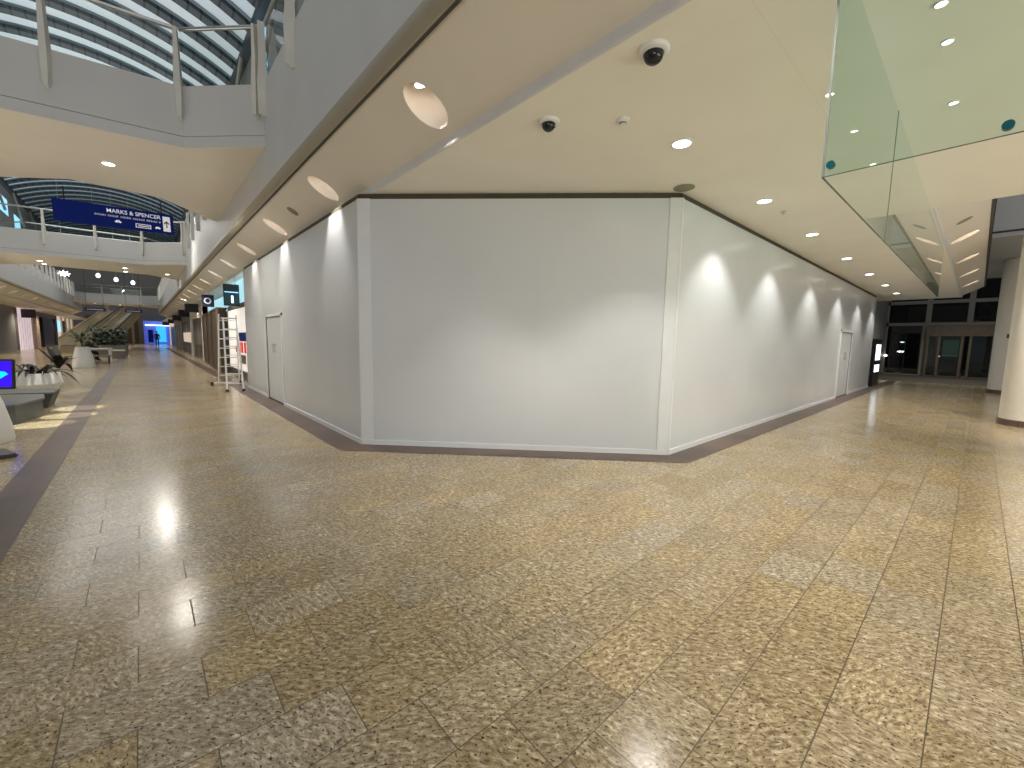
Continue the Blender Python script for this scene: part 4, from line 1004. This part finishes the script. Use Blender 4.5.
MB().box((-.85, -2.6, 0), (.85, 2.6, .72), .03).build('trough', M['shopmid'], hb)
mb = MB(); 
for k in range(900):
    c = Vector((random.uniform(-.85, .85), random.uniform(-2.5, 2.5), 0.68 + random.random()**1.2*1.25*(1-.3*random.random())))
    a = random.random()*2*PI; e = random.uniform(-.8, .8); l = random.uniform(.10, .22)
    u = Vector((math.cos(a)*math.cos(e), math.sin(a)*math.cos(e), math.sin(e)))*l; w = Vector((-math.sin(a), math.cos(a), random.uniform(-.5, .5)))*l*.45
    mb.quad(tuple(c-u), tuple(c+w), tuple(c+u), tuple(c-w))
hf = mb.build('hedge', M['hedge'], hb); hf['kind'] = 'stuff'
h2 = thing('bench_block', 'grey box bench at the end of the hedge trough', 'bench', (-1.15, 36.0, 0))
MB().box((-.35, -1.2, 0), (.35, 1.2, .42), .02).build('base', M['shopmid'], h2); MB().box((-.37, -1.22, .42), (.37, 1.22, .47), .01).build('seat', M['tabletop'], h2)

# ------------------------------------------------------------------ people
def skin_body(name, joints, edges, parent, bands, root=0):
    me = bpy.data.meshes.new(name); me.from_pydata([j[0] for j in joints], edges, []); o = bpy.data.objects.new(name, me); COL.objects.link(o)
    sk_ = o.modifiers.new('skin', 'SKIN'); ss = o.modifiers.new('sub', 'SUBSURF'); ss.levels = 2; ss.render_levels = 2
    for i, j in enumerate(joints):
        me.skin_vertices[0].data[i].radius = (j[1], j[2] if len(j) > 2 else j[1])
    me.skin_vertices[0].data[root].use_root = True
    bpy.context.view_layer.update()
    ev = o.evaluated_get(bpy.context.evaluated_depsgraph_get()); m2 = bpy.data.meshes.new_from_object(ev)
    bpy.data.objects.remove(o)
    m2.materials.clear()
    for m_ in (M['cloth'], M['skin']): m2.materials.append(m_)
    for p in m2.polygons:
        p.use_smooth = True
        p.material_index = 1 if bands(p.center) else 0
    b = bpy.data.objects.new(name, m2); COL.objects.link(b); b.parent = parent
    return b
def hair_cap(parent, c, r):
    mb = MB(); prof = [(r*math.sin(PI*k/12)+.001, -r*math.cos(PI*k/12)) for k in range(5, 13)]
    mb.lathe(prof, c, 20); return mb.build('hair', M['hair'], parent, smooth=True)
def hand_edges(J, E, wrist, d, side):
    """palm plus four fingers and a thumb as skinned chains"""
    w = Vector(J[wrist][0]); d = Vector(d).normalized(); s = Vector(side).normalized()
    J.append((tuple(w+d*.06), .028, .022)); p = len(J)-1; E.append((wrist, p))
    for k, (o_, l) in enumerate(((-.028, .065), (-.010, .078), (.010, .074), (.027, .058))):
        J.append((tuple(w+d*.10+s*o_), .0095)); J.append((tuple(w+d*(.10+l*.6)+s*o_*1.1), .0085)); J.append((tuple(w+d*(.10+l)+s*o_*1.1+Vector((0, 0, -.008))), .007))
        n_ = len(J); E.extend([(p, n_-3), (n_-3, n_-2), (n_-2, n_-1)])
    J.append((tuple(w+d*.05-s*.045), .011)); J.append((tuple(w+d*.09-s*.058), .009)); n_ = len(J); E.extend([(p, n_-2), (n_-2, n_-1)])
wk = thing('person', 'person in dark clothes walking away far down the mall', 'person', (1.5, 68, 0))
J = [((0,0,.95), .15, .12), ((0,0,1.15), .14, .11), ((0,0,1.38), .18, .12), ((0,0,1.50), .06), ((0,0,1.57), .075), ((0,.02,1.68), .10, .095),
     ((.19,0,1.40), .065), ((.25,.03,1.12), .05), ((.24,-.03,.88), .036), ((-.19,0,1.40), .065), ((-.25,-.03,1.12), .05), ((-.24,.07,.89), .036),
     ((.09,0,.88), .095), ((.10,.12,.50), .068), ((.10,.04,.10), .048), ((.10,-.14,.04), .04), ((-.09,0,.88), .095), ((-.10,-.04,.50), .068), ((-.10,.28,.12), .048), ((-.10,.12,.05), .04)]
J = [((j[0][0], -j[0][1], j[0][2]),) + tuple(j[1:]) for j in J]
E_ = [(0,1),(1,2),(2,3),(3,4),(4,5),(2,6),(6,7),(7,8),(2,9),(9,10),(10,11),(0,12),(12,13),(13,14),(14,15),(0,16),(16,17),(17,18),(18,19)]
hand_edges(J, E_, 8, (0, .05, -1), (0, 1, 0)); hand_edges(J, E_, 11, (0, .05, -1), (0, 1, 0))
skin_body('body', J, E_, wk, lambda c: c.z > 1.52 or (abs(c.x) > .17 and .6 < c.z < .87))
hair_cap(wk, (0, -.02, 1.70), .108)
wk.scale = (1.08, 1.08, 1.06)
se = thing('person', 'seated person in dark clothes leaning over the pale table', 'person', (-2.25, 31.3, 0), math.radians(-70))
# faces +y locally
J = [((0,0,.52), .16, .13), ((0,.04,.72), .15, .12), ((0,.14,.95), .19, .13), ((0,.22,1.05), .06), ((0,.26,1.09), .075), ((0,.30,1.16), .10, .095),
     ((.20,.16,.95), .065), ((.26,.32,.78), .05), ((.15,.52,.76), .036), ((-.20,.16,.95), .065), ((-.26,.32,.78), .05), ((-.15,.52,.76), .036),
     ((.10,.08,.50), .095), ((.12,.45,.50), .07), ((.12,.46,.10), .05), ((.12,.60,.05), .04), ((-.10,.08,.50), .095), ((-.12,.45,.50), .07), ((-.12,.46,.10), .05), ((-.12,.60,.05), .04)]
E2 = [(0,1),(1,2),(2,3),(3,4),(4,5),(2,6),(6,7),(7,8),(2,9),(9,10),(10,11),(0,12),(12,13),(13,14),(14,15),(0,16),(16,17),(17,18),(18,19)]
hand_edges(J, E2, 8, (-.2, 1, 0), (1, 0, 0)); hand_edges(J, E2, 11, (.2, 1, 0), (-1, 0, 0))
skin_body('body', J, E2, se, lambda c: (c.z > 1.06 and c.y > .2) or (c.y > .53 and .7 < c.z < .82))
hair_cap(se, (0, .28, 1.19), .112)
ch = thing('stool', 'low dark stool under the seated person', 'stool', (-2.25, 31.3, 0))
MB().lathe([(.2, .30), (.22, .32), (.22, .36), (.19, .38)], n=20).build('seat', M['black'], ch, smooth=True); MB().lathe([(.16, 0), (.05, .04), (.05, .30)], n=16).build('stem', M['steel'], ch, smooth=True)

# ------------------------------------------------------------------ lighting
w = bpy.data.worlds.new('world'); SC.world = w; w.use_nodes = True
nt = w.node_tree; bg = nt.nodes['Background']
bg.inputs['Color'].default_value = (0.80, 0.84, 0.88, 1); bg.inputs['Strength'].default_value = 0.34
light('gallery_fill', 'AREA', (-1.5, 2.0, 9.5), 90, (1, .97, .93), sx=5, sy=12, target=(-1.5, 2.0, 0))
light('atrium_fill', 'AREA', (-1.5, 34, 9.0), 900, (1, .96, .9), sx=4, sy=34, target=(-1.5, 34, 0))
light('roof_fill', 'AREA', (-1.5, 30, 6.8), 900, (.9, .96, 1), sx=4, sy=40, target=(-1.5, 30, 20))  # added upward fill to brighten the vault panels, no fitting there
light('ceiling_fill', 'AREA', (4.5, -5.5, 0.6), 250, (1, .965, .89), sx=7, sy=2, target=(5.5, 0.5, 3.4))  # added lamp out of view, lifts the corridor ceiling
light('atrium_low_fill', 'AREA', (-5.0, -4.5, 0.6), 180, (1, .94, .84), sx=6, sy=2, target=(-1.0, 8, 5.0))  # unseen low fill added for the fascias and bridge soffit
light('corridor_fill', 'SPOT', (6.5, -3.6, 3.3), 420, (1, .93, .82), .15, 150, .8, target=(6.8, -2.2, 0))
light('corridor_fill', 'SPOT', (15.5, 0.9, 3.38), 160, (1, .93, .82), .1, 150, .8, target=(15.5, .5, 0))
light('lobby_fill', 'SPOT', (28.5, 0.8, 4.4), 420, (1, .92, .80), .1, 150, .8, target=(28.5, 0.8, 0))
light('column_fill', 'SPOT', (11.2, -1.6, 3.3), 330, (1, .92, .82), .1, 110, .8, target=(12.9, -.8, 1.0))  # added to brighten the near column, no real lamp
light('bridge_soffit_fill', 'AREA', (-4.6, 9.5, 0.4), 110, (1, .94, .84), sx=2, sy=3, target=(-1.2, 11.5, 4.6))  # out-of-view fills added to lift the footbridge soffits
light('bridge_soffit_fill', 'AREA', (-6.6, 26, 0.4), 160, (1, .94, .84), sx=1, sy=4, target=(-2, 28, 4.6))
for tx, ty in ((-1.25, 10.05), (-1.05, 10.9), (-1.0, 11.9)):
    light('bench_spot', 'SPOT', (-0.5, ty-1.2, 4.5), 1700, (.95, 1, .95), 0.02, 9.5, 0.3, target=(tx, ty, 0))
light('planter_fill', 'SPOT', (-1.2, 14.0, 4.0), 400, (.98, 1, .98), 0.03, 30, 0.4, target=(-2.0, 15.3, 0.3))  # extra spot added only to whiten the faceted planter
light('mall_fill', 'SPOT', (0.4, 10.9, 4.5), 260, (1, .95, .86), .1, 150, .8, target=(0.4, 10.9, 0))
light('mall_fill', 'SPOT', (0.4, 21, 6.0), 420, (1, .95, .86), .1, 130, .8, target=(0.4, 19, 0))
for y, e in ((33, 160), (44, 160), (56, 160), (70, 160)): light('right_shop_fill', 'SPOT', (2.1, y, 3.9), e, (1, .93, .82), .1, 150, .8, target=(2.3, y, 0))  # invented fill spots lightening the shopfronts on the right
light('bridge_fill', 'SPOT', (-1.5, 47, 7.5), 1000, (1, .97, .92), .1, 60, .6, target=(-1.5, 60, 5.0))  # added fill for the third footbridge, no such lamp
for y in (67, 76): light('end_fill', 'SPOT', (-1.0, y, 4.2), 420, (1, .88, .7), .1, 150, .8, target=(-2.0, y, 0))  # fill added to lift the dark far hall

SC.view_settings.view_transform = 'Standard'
SC.view_settings.look = 'None'
SC.view_settings.exposure = 0.0
SC.cycles.use_denoising = True
SC.cycles.max_bounces = 8
SC.cycles.transparent_max_bounces = 24
SC.cycles.sample_clamp_indirect = 6.0
